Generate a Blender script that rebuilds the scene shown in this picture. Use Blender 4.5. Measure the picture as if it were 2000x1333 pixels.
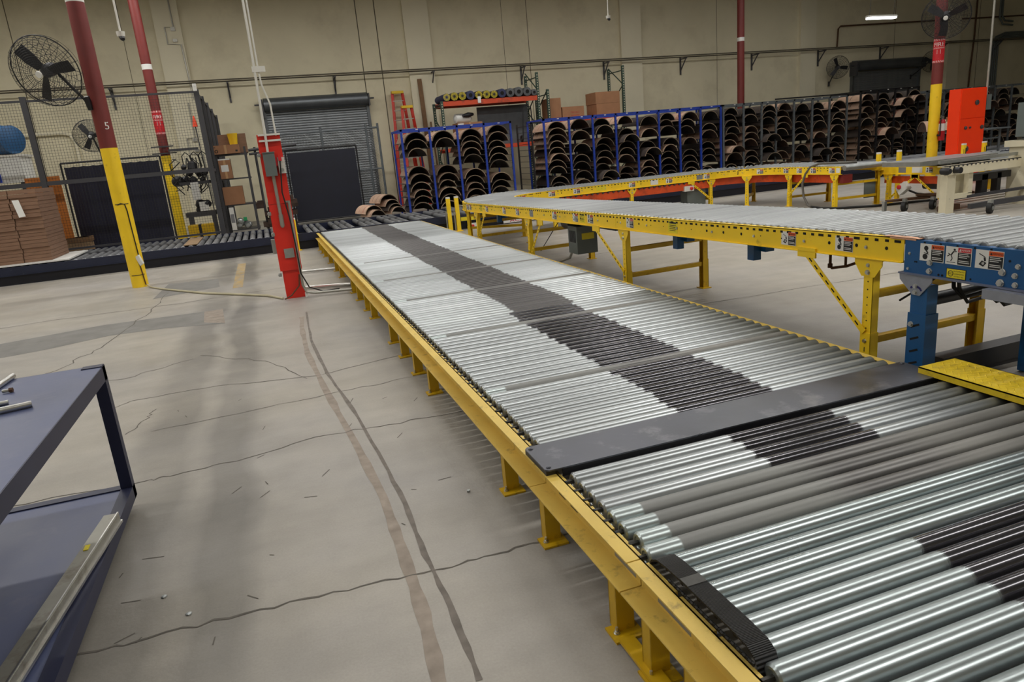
import bpy, math, random
from mathutils import Vector, Matrix

random.seed(11)
sc = bpy.context.scene
for _o in list(bpy.data.objects):
    bpy.data.objects.remove(_o)
COL = sc.collection

# ------------------------------------------------------------------ camera, world, exposure
cam = bpy.data.cameras.new('camera')
cam.sensor_width = 36.0
cam.lens = 24.57
cam.clip_end = 200
cam_o = bpy.data.objects.new('camera', cam)
COL.objects.link(cam_o)
CAM_ROWS = ((0.93906785, 0.16804748, -0.29985267), (-0.33241095, 0.22194307, -0.91664837), (-0.08749022, 0.96046932, 0.26428042))
cam_o.matrix_world = Matrix(((CAM_ROWS[0][0], CAM_ROWS[0][1], CAM_ROWS[0][2], 0.0),
                             (CAM_ROWS[1][0], CAM_ROWS[1][1], CAM_ROWS[1][2], 0.0),
                             (CAM_ROWS[2][0], CAM_ROWS[2][1], CAM_ROWS[2][2], 1.5),
                             (0, 0, 0, 1)))
sc.camera = cam_o
wd = bpy.data.worlds.new('world')
sc.world = wd
wd.use_nodes = True
wd.node_tree.nodes['Background'].inputs[0].default_value = (0.55, 0.56, 0.58, 1)
wd.node_tree.nodes['Background'].inputs[1].default_value = 0.05
sc.view_settings.view_transform = 'Standard'
sc.view_settings.look = 'None'
sc.view_settings.gamma = 1.0
sc.view_settings.use_curve_mapping = False
sc.view_settings.exposure = 0.0
LAMP_W = 62.0          # power of one high-bay fixture

# ------------------------------------------------------------------ helpers
ROOT = {}


def V(*a):
    return Vector(a)


class MB:
    """collects shapes in room coordinates; build() links them as ONE mesh object"""

    def __init__(s):
        s.v, s.f, s.m = [], [], []

    def add(s, vs, fs, m=0):
        b = len(s.v)
        s.v += [tuple(p) for p in vs]
        s.f += [tuple(i + b for i in f) for f in fs]
        s.m += [m] * len(fs)
        return s

    def box(s, x0, x1, y0, y1, z0, z1, m=0):
        x0, x1 = min(x0, x1), max(x0, x1)
        y0, y1 = min(y0, y1), max(y0, y1)
        z0, z1 = min(z0, z1), max(z0, z1)
        vs = [(x, y, z) for z in (z0, z1) for y in (y0, y1) for x in (x0, x1)]
        return s.add(vs, [(0, 2, 3, 1), (4, 5, 7, 6), (0, 1, 5, 4), (2, 6, 7, 3), (0, 4, 6, 2), (1, 3, 7, 5)], m)

    def obox(s, c, ax, ay, az, hx, hy, hz, m=0):
        c = Vector(c)
        vs = [c + ax * (hx * i) + ay * (hy * j) + az * (hz * k) for k in (-1, 1) for j in (-1, 1) for i in (-1, 1)]
        return s.add(vs, [(0, 2, 3, 1), (4, 5, 7, 6), (0, 1, 5, 4), (2, 6, 7, 3), (0, 4, 6, 2), (1, 3, 7, 5)], m)

    def bar(s, p, q, w, h, m=0, up=(0, 0, 1)):
        p, q = Vector(p), Vector(q)
        d = q - p
        L = d.length
        d.normalize()
        u = Vector(up)
        r = d.cross(u)
        if r.length < 1e-4:
            r = d.cross(Vector((0, 1, 0)))
        r.normalize()
        u = r.cross(d)
        return s.obox((p + q) / 2, r, d, u, w / 2, L / 2, h / 2, m)

    def tube(s, pts, r, n=8, m=0, cap=True):
        pts = [Vector(p) for p in pts]
        rs = r if isinstance(r, (list, tuple)) else [r] * len(pts)
        vs, fs = [], []
        ref = None
        for i, p in enumerate(pts):
            d = (pts[min(i + 1, len(pts) - 1)] - pts[max(i - 1, 0)]).normalized()
            if ref is None:
                ref = d.orthogonal().normalized()
            a = (ref - d * ref.dot(d))
            a = a.normalized() if a.length > 1e-5 else d.orthogonal().normalized()
            ref = a
            b = d.cross(a)
            for k in range(n):
                t = 2 * math.pi * k / n
                vs.append(p + (a * math.cos(t) + b * math.sin(t)) * rs[i])
        for i in range(len(pts) - 1):
            for k in range(n):
                k2 = (k + 1) % n
                fs.append((i * n + k, i * n + k2, (i + 1) * n + k2, (i + 1) * n + k))
        if cap:
            fs.append(tuple(range(n))[::-1])
            fs.append(tuple((len(pts) - 1) * n + k for k in range(n)))
        return s.add(vs, fs, m)

    def cyl(s, p, q, r, n=16, m=0):
        return s.tube([p, q], r, n, m)

    def ring(s, c, nrm, R, r, n=36, k=5, m=0):
        c, nrm = Vector(c), Vector(nrm).normalized()
        a = nrm.orthogonal().normalized()
        b = nrm.cross(a)
        vs, fs = [], []
        for i in range(n):
            t = 2 * math.pi * i / n
            d = a * math.cos(t) + b * math.sin(t)
            for j in range(k):
                u = 2 * math.pi * j / k
                vs.append(c + d * (R + r * math.cos(u)) + nrm * (r * math.sin(u)))
        for i in range(n):
            for j in range(k):
                i2, j2 = (i + 1) % n, (j + 1) % k
                fs.append((i * k + j, i2 * k + j, i2 * k + j2, i * k + j2))
        return s.add(vs, fs, m)

    def prism(s, poly, axis, a, b, m=0):
        """extrude a polygon along x, y or z from a to b"""
        n = len(poly)

        def P(p, t):
            return {'x': (t, p[0], p[1]), 'y': (p[0], t, p[1]), 'z': (p[0], p[1], t)}[axis]
        vs = [P(p, a) for p in poly] + [P(p, b) for p in poly]
        fs = [tuple(range(n)), tuple(range(2 * n - 1, n - 1, -1))]
        fs += [(i, i + n, (i + 1) % n + n, (i + 1) % n) for i in range(n)]
        return s.add(vs, fs, m)

    def lathe(s, prof, c, ax=(0, 0, 1), n=24, m=0):
        c, ax = Vector(c), Vector(ax).normalized()
        a = ax.orthogonal().normalized()
        b = ax.cross(a)
        vs, fs = [], []
        for (r, h) in prof:
            for k in range(n):
                t = 2 * math.pi * k / n
                vs.append(c + ax * h + (a * math.cos(t) + b * math.sin(t)) * max(r, 1e-4))
        for i in range(len(prof) - 1):
            for k in range(n):
                k2 = (k + 1) % n
                fs.append((i * n + k, i * n + k2, (i + 1) * n + k2, (i + 1) * n + k))
        fs.append(tuple(range(n))[::-1])
        fs.append(tuple((len(prof) - 1) * n + k for k in range(n)))
        return s.add(vs, fs, m)

    def sweep(s, path, o0, o1, d0, d1, m=0):
        """rectangular strip along a plan path of (x,y,z): lateral offsets o0..o1 (right positive), heights d0..d1"""
        vs, fs = [], []
        n = len(path)
        for i in range(n):
            p = Vector(path[i])
            t = Vector(path[min(i + 1, n - 1)]) - Vector(path[max(i - 1, 0)])
            t.z = 0
            t.normalize()
            r = Vector((t.y, -t.x, 0))
            for (o, d) in ((o0, d0), (o1, d0), (o1, d1), (o0, d1)):
                vs.append(p + r * o + Vector((0, 0, d)))
        for i in range(n - 1):
            for k in range(4):
                k2 = (k + 1) % 4
                fs.append((i * 4 + k, (i + 1) * 4 + k, (i + 1) * 4 + k2, i * 4 + k2))
        fs.append((0, 1, 2, 3))
        fs.append(tuple((n - 1) * 4 + k for k in (3, 2, 1, 0)))
        return s.add(vs, fs, m)

    def ribbon(s, pts, w, z, m=0, jit=0.0):
        """flat strip on a floor: pts (x,y) or (x,y,w)"""
        vs, fs = [], []
        n = len(pts)
        for i in range(n):
            p = Vector(pts[i][:2])
            t = Vector(pts[min(i + 1, n - 1)][:2]) - Vector(pts[max(i - 1, 0)][:2])
            t.normalize()
            r = Vector((t.y, -t.x))
            ww = pts[i][2] if len(pts[i]) > 2 else w
            ww *= 1 + random.uniform(-jit, jit)
            a, b = p + r * ww / 2, p - r * ww / 2
            vs += [(a.x, a.y, z), (b.x, b.y, z)]
        for i in range(n - 1):
            fs.append((2 * i, 2 * i + 2, 2 * i + 3, 2 * i + 1))
        return s.add(vs, fs, m)

    def text(s, body, size, fn, m=0, ax=0.5, ay=0.5):
        """lettering: fn maps sign coordinates (x right, y up) to the room"""
        vs, fs, w, h = TXT[body]
        s.add([fn((x - w * ax) * size, (y - h * ay) * size) for (x, y) in vs], fs, m)
        return s

    def build(s, name, mats, parent=None, sharp=35):
        me = bpy.data.meshes.new(name)
        off = ROOT.get(parent.name, Vector((0, 0, 0))) if parent else Vector((0, 0, 0))
        me.from_pydata([(x - off.x, y - off.y, z - off.z) for (x, y, z) in s.v], [], s.f)
        if not isinstance(mats, (list, tuple)):
            mats = [mats]
        for mt in mats:
            me.materials.append(mt)
        if len(mats) > 1:
            me.polygons.foreach_set('material_index', s.m)
        me.shade_smooth()
        me.set_sharp_from_angle(angle=math.radians(sharp))
        me.update()
        o = bpy.data.objects.new(name, me)
        COL.objects.link(o)
        if parent:
            o.parent = parent
            ROOT[o.name] = off
        return o


def tag(o, label, cat, group=None, kind=None):
    o['label'] = label
    o['category'] = cat
    if group:
        o['group'] = group
    if kind:
        o['kind'] = kind
    return o


def thing(name, label, cat, loc=(0, 0, 0), group=None):
    o = bpy.data.objects.new(name, None)
    o.empty_display_size = 0.1
    COL.objects.link(o)
    o.location = loc
    ROOT[o.name] = Vector(loc)
    return tag(o, label, cat, group)


def inst(name, me, loc, parent, rot=(0, 0, 0)):
    """object sharing mesh data; loc in room coordinates, mesh in its own"""
    o = bpy.data.objects.new(name, me)
    COL.objects.link(o)
    off = ROOT.get(parent.name, Vector((0, 0, 0))) if parent else Vector((0, 0, 0))
    o.location = Vector(loc) - off
    o.rotation_euler = rot
    if parent:
        o.parent = parent
        ROOT[o.name] = off
    return o


def mesh_of(mb, name, mats, sharp=35):
    o = mb.build(name, mats, None, sharp)
    me = o.data
    bpy.data.objects.remove(o)
    return me


def struct(o):
    o['kind'] = 'structure'
    return o


# lettering used in the room, turned into flat outlines once
TXT = {}
for _b in ('FIRE', 'EXTINGUISHER', 'WARNING', 'DANGER', 'ACS', 'AUTOMATED', 'CONVEYOR', 'SYSTEMS, INC.', '5', '18', '13',
           'FRAGILE', 'CAUTION', 'ACSI'):
    _c = bpy.data.curves.new('lettering', 'FONT')
    _c.body = _b
    _c.resolution_u = 2
    _t = bpy.data.objects.new('lettering', _c)
    COL.objects.link(_t)
    bpy.context.view_layer.update()
    _m = bpy.data.meshes.new_from_object(_t.evaluated_get(bpy.context.evaluated_depsgraph_get()))
    _vs = [(v.co.x, v.co.y) for v in _m.vertices]
    _x0, _y0 = min(v[0] for v in _vs), min(v[1] for v in _vs)
    _w, _h = max(v[0] for v in _vs) - _x0, max(v[1] for v in _vs) - _y0
    TXT[_b] = ([((x - _x0) / _h, (y - _y0) / _h) for x, y in _vs], [tuple(p.vertices) for p in _m.polygons], _w / _h, 1.0)
    bpy.data.objects.remove(_t)
    bpy.data.curves.remove(_c)
    bpy.data.meshes.remove(_m)


# ------------------------------------------------------------------ materials
def lin(c):
    return tuple(((x / 255) / 12.92 if x / 255 <= 0.04045 else ((x / 255 + 0.055) / 1.055) ** 2.4) for x in c) + (1.0,)


def mat(name, col, rough=0.5, metal=0.0, var=0.12, scale=5.0, bump=0.0, bscale=80.0, rnd=0.0, dirt=None, dscale=4.0,
        dlo=0.55, dhi=0.75, stretch=None, emit=0.0, rvar=0.0):
    m = bpy.data.materials.new(name)
    m.use_nodes = True
    nt = m.node_tree
    N, L = nt.nodes, nt.links
    bs = N['Principled BSDF']
    bs.inputs['Roughness'].default_value = rough
    bs.inputs['Metallic'].default_value = metal
    tc = N.new('ShaderNodeTexCoord')
    src = tc.outputs['Object']
    if stretch:
        mp = N.new('ShaderNodeMapping')
        mp.inputs['Scale'].default_value = stretch
        L.new(src, mp.inputs['Vector'])
        src = mp.outputs[0]
    nz = N.new('ShaderNodeTexNoise')
    nz.inputs['Scale'].default_value = scale
    nz.inputs['Detail'].default_value = 5
    L.new(src, nz.inputs['Vector'])
    mr = N.new('ShaderNodeMapRange')
    mr.inputs[1].default_value, mr.inputs[2].default_value = 0.3, 0.7
    mr.inputs[3].default_value, mr.inputs[4].default_value = 1 - var, 1 + var
    L.new(nz.outputs['Fac'], mr.inputs[0])
    fac = mr.outputs[0]
    if rnd:
        oi = N.new('ShaderNodeObjectInfo')
        m2 = N.new('ShaderNodeMapRange')
        m2.inputs[3].default_value, m2.inputs[4].default_value = 1 - rnd, 1 + rnd
        L.new(oi.outputs['Random'], m2.inputs[0])
        mu = N.new('ShaderNodeMath')
        mu.operation = 'MULTIPLY'
        L.new(fac, mu.inputs[0])
        L.new(m2.outputs[0], mu.inputs[1])
        fac = mu.outputs[0]
    vm = N.new('ShaderNodeVectorMath')
    vm.operation = 'SCALE'
    vm.inputs[0].default_value = lin(col)[:3]
    L.new(fac, vm.inputs['Scale'])
    out = vm.outputs[0]
    if dirt:
        n2 = N.new('ShaderNodeTexNoise')
        n2.inputs['Scale'].default_value = dscale
        n2.inputs['Detail'].default_value = 8
        n2.inputs['Roughness'].default_value = 0.65
        L.new(tc.outputs['Object'], n2.inputs['Vector'])
        m3 = N.new('ShaderNodeMapRange')
        m3.inputs[1].default_value, m3.inputs[2].default_value = dlo, dhi
        L.new(n2.outputs['Fac'], m3.inputs[0])
        mx = N.new('ShaderNodeMix')
        mx.data_type = 'RGBA'
        L.new(m3.outputs[0], mx.inputs['Factor'])
        L.new(out, mx.inputs[6])
        mx.inputs[7].default_value = lin(dirt)
        out = mx.outputs[2]
    L.new(out, bs.inputs['Base Color'])
    if rvar:
        m4 = N.new('ShaderNodeMapRange')
        m4.inputs[1].default_value, m4.inputs[2].default_value = 0.3, 0.7
        m4.inputs[3].default_value, m4.inputs[4].default_value = rough - rvar, rough + rvar
        L.new(nz.outputs['Fac'], m4.inputs[0])
        L.new(m4.outputs[0], bs.inputs['Roughness'])
    if bump:
        n4 = N.new('ShaderNodeTexNoise')
        n4.inputs['Scale'].default_value = bscale
        n4.inputs['Detail'].default_value = 3
        L.new(src, n4.inputs['Vector'])
        bp = N.new('ShaderNodeBump')
        bp.inputs['Strength'].default_value = bump
        bp.inputs['Distance'].default_value = 0.01
        L.new(n4.outputs['Fac'], bp.inputs['Height'])
        L.new(bp.outputs[0], bs.inputs['Normal'])
    if emit:
        m.cycles.emission_sampling = 'NONE'
        bs.inputs['Emission Color'].default_value = lin(col)
        bs.inputs['Emission Strength'].default_value = emit
    return m


def roller_mat(name, length, stops, gloss, metal=0.72):
    """a steel roller whose surface changes along its length: stops = [(x, sRGB)], gloss = [(x, roughness)]"""
    m = bpy.data.materials.new(name)
    m.use_nodes = True
    nt = m.node_tree
    N, L = nt.nodes, nt.links
    bs = N['Principled BSDF']
    bs.inputs['Metallic'].default_value = metal
    tc = N.new('ShaderNodeTexCoord')
    sx = N.new('ShaderNodeSeparateXYZ')
    L.new(tc.outputs['Object'], sx.inputs[0])
    oi = N.new('ShaderNodeObjectInfo')
    jit = N.new('ShaderNodeMapRange')
    jit.inputs[3].default_value, jit.inputs[4].default_value = -0.012, 0.012
    L.new(oi.outputs['Random'], jit.inputs[0])
    ad = N.new('ShaderNodeMath')
    L.new(sx.outputs[0], ad.inputs[0])
    L.new(jit.outputs[0], ad.inputs[1])
    mr = N.new('ShaderNodeMapRange')
    mr.inputs[1].default_value, mr.inputs[2].default_value = -length / 2, length / 2
    L.new(ad.outputs[0], mr.inputs[0])

    def ramp(st, conv):
        r = N.new('ShaderNodeValToRGB')
        r.color_ramp.interpolation = 'LINEAR'
        els = r.color_ramp.elements
        while len(els) > 1:
            els.remove(els[-1])
        for i, (x, c) in enumerate(st):
            ps = min(1, max(0, (x + length / 2) / length))
            e = els[0] if i == 0 else els.new(ps)
            e.position = ps
            e.color = conv(c)
        L.new(mr.outputs[0], r.inputs[0])
        return r
    rc = ramp(stops, lin)
    rr = ramp(gloss, lambda g: (g, g, g, 1))
    mp = N.new('ShaderNodeMapping')
    mp.inputs['Scale'].default_value = (0.7, 22, 22)
    L.new(tc.outputs['Object'], mp.inputs['Vector'])
    av = N.new('ShaderNodeVectorMath')
    L.new(mp.outputs[0], av.inputs[0])
    L.new(oi.outputs['Random'], av.inputs[1])
    rs = N.new('ShaderNodeVectorMath')
    rs.operation = 'SCALE'
    rs.inputs['Scale'].default_value = 17.0
    L.new(oi.outputs['Random'], rs.inputs[0])
    L.new(rs.outputs[0], av.inputs[1])
    nz = N.new('ShaderNodeTexNoise')
    nz.inputs['Scale'].default_value = 1.0
    nz.inputs['Detail'].default_value = 1
    L.new(av.outputs[0], nz.inputs['Vector'])
    m2 = N.new('ShaderNodeMapRange')
    m2.inputs[1].default_value, m2.inputs[2].default_value = 0.3, 0.7
    m2.inputs[3].default_value, m2.inputs[4].default_value = 0.91, 1.07
    L.new(nz.outputs['Fac'], m2.inputs[0])
    m3 = N.new('ShaderNodeMapRange')
    m3.inputs[3].default_value, m3.inputs[4].default_value = 0.88, 1.1
    L.new(oi.outputs['Random'], m3.inputs[0])
    mu = N.new('ShaderNodeMath')
    mu.operation = 'MULTIPLY'
    L.new(m2.outputs[0], mu.inputs[0])
    L.new(m3.outputs[0], mu.inputs[1])
    vm = N.new('ShaderNodeVectorMath')
    vm.operation = 'SCALE'
    L.new(rc.outputs[0], vm.inputs[0])
    L.new(mu.outputs[0], vm.inputs['Scale'])
    # small scuffs
    n3 = N.new('ShaderNodeTexNoise')
    n3.inputs['Scale'].default_value = 9
    n3.inputs['Detail'].default_value = 6
    L.new(av.outputs[0], n3.inputs['Vector'])
    m5 = N.new('ShaderNodeMapRange')
    m5.inputs[1].default_value, m5.inputs[2].default_value = 0.66, 0.76
    m5.inputs[4].default_value = 0.12
    L.new(n3.outputs['Fac'], m5.inputs[0])
    mx = N.new('ShaderNodeMix')
    mx.data_type = 'RGBA'
    L.new(m5.outputs[0], mx.inputs['Factor'])
    L.new(vm.outputs[0], mx.inputs[6])
    mx.inputs[7].default_value = lin((88, 84, 78))
    L.new(mx.outputs[2], bs.inputs['Base Color'])
    L.new(rr.outputs[0], bs.inputs['Roughness'])
    return m


YEL = mat('yellow_paint', (252, 212, 38), 0.42, 0, 0.07, 3, 0.04, 60, dirt=(120, 96, 40), dscale=9, dlo=0.62, dhi=0.85)
YEL_W = mat('yellow_paint_worn', (222, 190, 92), 0.45, 0, 0.09, 4, 0.05, 60, dirt=(110, 88, 52), dscale=14, dlo=0.58, dhi=0.8)
YEL_D = mat('yellow_paint_shop_worn', (205, 164, 12), 0.45, 0, 0.1, 4, dirt=(90, 70, 25), dscale=12, dlo=0.58, dhi=0.8)
DIAM = mat('yellow_tread_paint', (232, 200, 40), 0.5, 0, 0.08, 6, dirt=(170, 140, 50), dscale=20)
BLUE = mat('blue_machine_paint', (22, 84, 138), 0.4, 0, 0.08, 4, 0.06, 150)
BLUE_R = mat('blue_rack_paint', (28, 62, 168), 0.42, 0, 0.1, 5, dirt=(40, 50, 90), dscale=8)
BENCH = mat('navy_bench_top', (84, 92, 124), 0.4, 0.1, 0.12, 3, 0.03, 50, dirt=(112, 114, 136), dscale=5, dlo=0.58, dhi=0.9, rvar=0.08)
BENCH_D = mat('navy_bench_frame', (38, 42, 68), 0.45, 0.1, 0.12, 5)
REDP = mat('red_panel_paint', (216, 42, 28), 0.42, 0, 0.06, 4)
ORNG = mat('orange_cabinet_paint', (255, 62, 12), 0.38, 0, 0.05, 3)
GUARD = mat('orange_guard_paint', (222, 82, 28), 0.5, 0, 0.14, 3, dirt=(120, 50, 30), dscale=5, dlo=0.5, dhi=0.8)
MAROON = mat('maroon_primer', (116, 42, 38), 0.5, 0, 0.09, 4)
WALL = mat('cream_wall_paint', (216, 208, 180), 0.75, 0, 0.05, 0.8, 0.02, 40, dirt=(196, 187, 160), dscale=0.9, dlo=0.5, dhi=0.8)
WALL2 = mat('cream_pilaster_paint', (220, 213, 188), 0.75, 0, 0.05, 0.8)
JOINT = mat('wall_joint', (96, 90, 74), 0.9)
CEIL = mat('ceiling_paint', (170, 168, 160), 0.9)
STEEL = mat('bright_steel', (200, 200, 196), 0.28, 0.9, 0.08, 20)
GALV = mat('galvanised_steel', (172, 176, 176), 0.38, 0.85, 0.1, 12)
ALU = mat('dull_conduit', (168, 166, 158), 0.4, 0.6, 0.08, 10)
WHITE_M = mat('white_painted_metal', (214, 212, 204), 0.45, 0, 0.05, 8)
BLKST = mat('black_steel_plate', (96, 98, 106), 0.36, 0.65, 0.22, 4, 0.03, 30, dirt=(150, 150, 154), dscale=5, dlo=0.56, dhi=0.78, rvar=0.1)
BLK = mat('black_paint', (26, 26, 30), 0.45, 0, 0.12, 6)
BLKR = mat('black_rubber', (20, 20, 20), 0.6, 0, 0.2, 20)
DKGRAY = mat('dark_grey_paint', (62, 62, 66), 0.5, 0, 0.1, 5)
GRAY = mat('grey_enclosure', (98, 106, 104), 0.45, 0, 0.06, 6)
GRAYR = mat('grey_rack_paint', (92, 98, 102), 0.5, 0, 0.1, 6)
NAVY = mat('navy_curtain', (17, 20, 44), 0.55, 0, 0.2, 2, stretch=(6, 6, 0.6))
NAVYP = mat('navy_panel_paint', (15, 18, 36), 0.5, 0, 0.15, 3)
DKBLU = mat('dark_blue_conveyor_paint', (30, 36, 58), 0.4, 0.1, 0.16, 4, dirt=(110, 112, 118), dscale=22, dlo=0.66, dhi=0.78)
DKBASE = mat('black_blue_base', (14, 16, 30), 0.5, 0, 0.15, 4)
MESHW = mat('fence_wire', (44, 44, 46), 0.5, 0.3, 0.1, 10)
SHUT = mat('shutter_steel', (132, 136, 140), 0.42, 0.6, 0.1, 6)
SHUTD = mat('shutter_hood_steel', (98, 102, 106), 0.35, 0.6, 0.1, 3)
CARD = mat('cardboard', (158, 114, 82), 0.8, 0, 0.08, 5, rnd=0.06)
CARD2 = mat('brown_cardboard', (128, 98, 78), 0.8, 0, 0.12, 6, rnd=0.05, stretch=(1, 1, 8))
CARDD = mat('cardboard_edge', (96, 66, 44), 0.85)
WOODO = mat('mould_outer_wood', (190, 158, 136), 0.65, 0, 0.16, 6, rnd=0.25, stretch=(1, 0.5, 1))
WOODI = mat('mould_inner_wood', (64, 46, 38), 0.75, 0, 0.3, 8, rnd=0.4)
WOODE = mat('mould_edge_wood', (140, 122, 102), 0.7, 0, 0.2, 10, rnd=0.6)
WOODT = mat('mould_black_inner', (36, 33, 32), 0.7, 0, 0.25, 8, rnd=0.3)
STRAP = mat('mould_strap', (64, 50, 46), 0.7, 0, 0.2, 10)
STRAPR = mat('mould_red_print', (170, 50, 44), 0.7, 0, 0.2, 10)
PLY = mat('orange_plywood', (196, 116, 44), 0.6, 0, 0.12, 4, stretch=(1, 1, 6))
PLANK = mat('plank_wood', (118, 88, 58), 0.7, 0, 0.2, 6, stretch=(8, 8, 1))
WOODT2 = mat('weathered_board', (142, 116, 86), 0.75, 0, 0.2, 6)
PRED = mat('ladder_red', (196, 46, 30), 0.45, 0, 0.06, 5)
PYEL = mat('plastic_yellow', (224, 186, 30), 0.45, 0, 0.05, 5)
RACKG = mat('pallet_rack_green', (46, 68, 58), 0.5, 0, 0.12, 6)
RACKO = mat('pallet_rack_orange', (206, 74, 38), 0.5, 0, 0.1, 4, dirt=(110, 60, 46), dscale=4, dlo=0.5, dhi=0.75)
CREAM = mat('cream_machine_paint', (214, 206, 180), 0.5, 0, 0.06, 4, dirt=(92, 80, 62), dscale=7, dlo=0.62, dhi=0.78)
LWHITE = mat('label_white', (226, 226, 222), 0.5, 0, 0.02)
LBLACK = mat('label_black', (26, 26, 28), 0.5, 0, 0.02)
LORANGE = mat('label_orange', (222, 92, 36), 0.5, 0, 0.02)
LRED = mat('label_red', (204, 34, 44), 0.5, 0, 0.02)
LYEL = mat('label_yellow', (232, 212, 40), 0.5, 0, 0.02)
LGRAY = mat('label_grey', (140, 142, 146), 0.4, 0.3, 0.06, 12)
SIGNR = mat('sign_red', (200, 24, 36), 0.5, 0, 0.03)
HOLE = mat('punched_hole', (16, 14, 12), 0.9)
RUST = mat('rusted_steel', (92, 64, 44), 0.7, 0.3, 0.25, 10)
BARREL = mat('blue_barrel_plastic', (34, 80, 122), 0.45, 0, 0.1, 4)
EXTR = mat('extinguisher_red', (176, 22, 34), 0.3, 0, 0.04)
CONE = mat('orange_plastic', (236, 74, 36), 0.5)
GREEN = mat('green_tape', (40, 160, 100), 0.5)
TAPE = mat('pale_orange_tape', (214, 160, 126), 0.6)
LENS = mat('lamp_lens', (255, 253, 248), 0.5, emit=6.0)
CRACK = mat('crack_dirt', (98, 93, 86), 0.9, 0, 0.2, 20)
CRACK2 = mat('tape_residue', (148, 137, 126), 0.85, 0, 0.22, 12)
STAIN = mat('grey_patch', (122, 120, 116), 0.7, 0, 0.14, 5)
YLINE = mat('worn_yellow_line', (168, 142, 92), 0.8, 0, 0.2, 8, dirt=(150, 140, 124), dscale=9, dlo=0.42, dhi=0.6)
BARM = mat('aluminium_bar', (158, 156, 146), 0.42, 0.5, 0.14, 6, dirt=(96, 84, 66), dscale=6)
BELT = None


def floor_mat():
    m = bpy.data.materials.new('concrete_floor')
    m.use_nodes = True
    N, L = m.node_tree.nodes, m.node_tree.links
    bs = N['Principled BSDF']
    tc = N.new('ShaderNodeTexCoord')
    sx = N.new('ShaderNodeSeparateXYZ')
    L.new(tc.outputs['Object'], sx.inputs[0])

    def noise(scale, detail=6, stretch=None, rough=0.55):
        n = N.new('ShaderNodeTexNoise')
        n.inputs['Scale'].default_value = scale
        n.inputs['Detail'].default_value = detail
        n.inputs['Roughness'].default_value = rough
        if stretch:
            mp = N.new('ShaderNodeMapping')
            mp.inputs['Scale'].default_value = stretch
            L.new(tc.outputs['Object'], mp.inputs['Vector'])
            L.new(mp.outputs[0], n.inputs['Vector'])
        else:
            L.new(tc.outputs['Object'], n.inputs['Vector'])
        return n.outputs['Fac']

    def rng(src, a, b, c, d):
        r = N.new('ShaderNodeMapRange')
        for i, v in enumerate((a, b, c, d)):
            r.inputs[i + 1].default_value = v
        L.new(src, r.inputs[0])
        return r.outputs[0]

    def mul(a, b):
        r = N.new('ShaderNodeMath')
        r.operation = 'MULTIPLY'
        L.new(a, r.inputs[0])
        L.new(b, r.inputs[1])
        return r.outputs[0]
    val = mul(rng(noise(0.7), 0.3, 0.7, 0.88, 1.1), rng(noise(5, 8), 0.3, 0.7, 0.93, 1.06))
    val = mul(val, rng(noise(1.2, 6, (0.5, 3.5, 1)), 0.35, 0.7, 0.93, 1.06))
    val = mul(val, rng(noise(120, 3), 0.3, 0.7, 0.95, 1.05))
    # tyre-darkened lanes along the aisle; beside and under conveyors, shade painted in with dirt
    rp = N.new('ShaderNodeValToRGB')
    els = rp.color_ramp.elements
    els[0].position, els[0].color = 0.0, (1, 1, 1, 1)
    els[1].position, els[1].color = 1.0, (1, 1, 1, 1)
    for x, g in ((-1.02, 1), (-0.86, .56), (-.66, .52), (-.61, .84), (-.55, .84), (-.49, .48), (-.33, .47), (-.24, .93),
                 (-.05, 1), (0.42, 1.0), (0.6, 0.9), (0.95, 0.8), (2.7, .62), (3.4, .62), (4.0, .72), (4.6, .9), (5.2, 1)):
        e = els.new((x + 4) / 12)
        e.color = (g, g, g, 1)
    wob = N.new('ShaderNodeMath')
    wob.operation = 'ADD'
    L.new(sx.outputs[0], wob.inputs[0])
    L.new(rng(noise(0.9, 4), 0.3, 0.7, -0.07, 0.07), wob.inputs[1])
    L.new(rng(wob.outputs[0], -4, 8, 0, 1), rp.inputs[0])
    # the lanes and the painted shade fade in patches
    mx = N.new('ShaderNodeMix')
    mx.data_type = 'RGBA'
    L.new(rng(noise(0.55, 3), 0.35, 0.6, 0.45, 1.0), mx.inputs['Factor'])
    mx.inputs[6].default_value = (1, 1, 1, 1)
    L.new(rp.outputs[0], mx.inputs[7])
    c1 = N.new('ShaderNodeMix')
    c1.data_type = 'RGBA'
    L.new(rng(noise(0.45, 4), 0.4, 0.65, 0, 1), c1.inputs['Factor'])
    c1.inputs[6].default_value = lin((164, 158, 147))
    c1.inputs[7].default_value = lin((159, 155, 150))
    vm = N.new('ShaderNodeVectorMath')
    vm.operation = 'SCALE'
    L.new(c1.outputs[2], vm.inputs[0])
    L.new(val, vm.inputs['Scale'])
    v2 = N.new('ShaderNodeVectorMath')
    v2.operation = 'MULTIPLY'
    L.new(vm.outputs[0], v2.inputs[0])
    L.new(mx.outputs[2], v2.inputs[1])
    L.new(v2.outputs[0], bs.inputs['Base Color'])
    L.new(rng(noise(1.6), 0.3, 0.7, 0.38, 0.58), bs.inputs['Roughness'])
    bp = N.new('ShaderNodeBump')
    bp.inputs['Strength'].default_value = 0.12
    bp.inputs['Distance'].default_value = 0.01
    L.new(noise(35, 5), bp.inputs['Height'])
    L.new(bp.outputs[0], bs.inputs['Normal'])
    return m


FLOOR = floor_mat()

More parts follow.
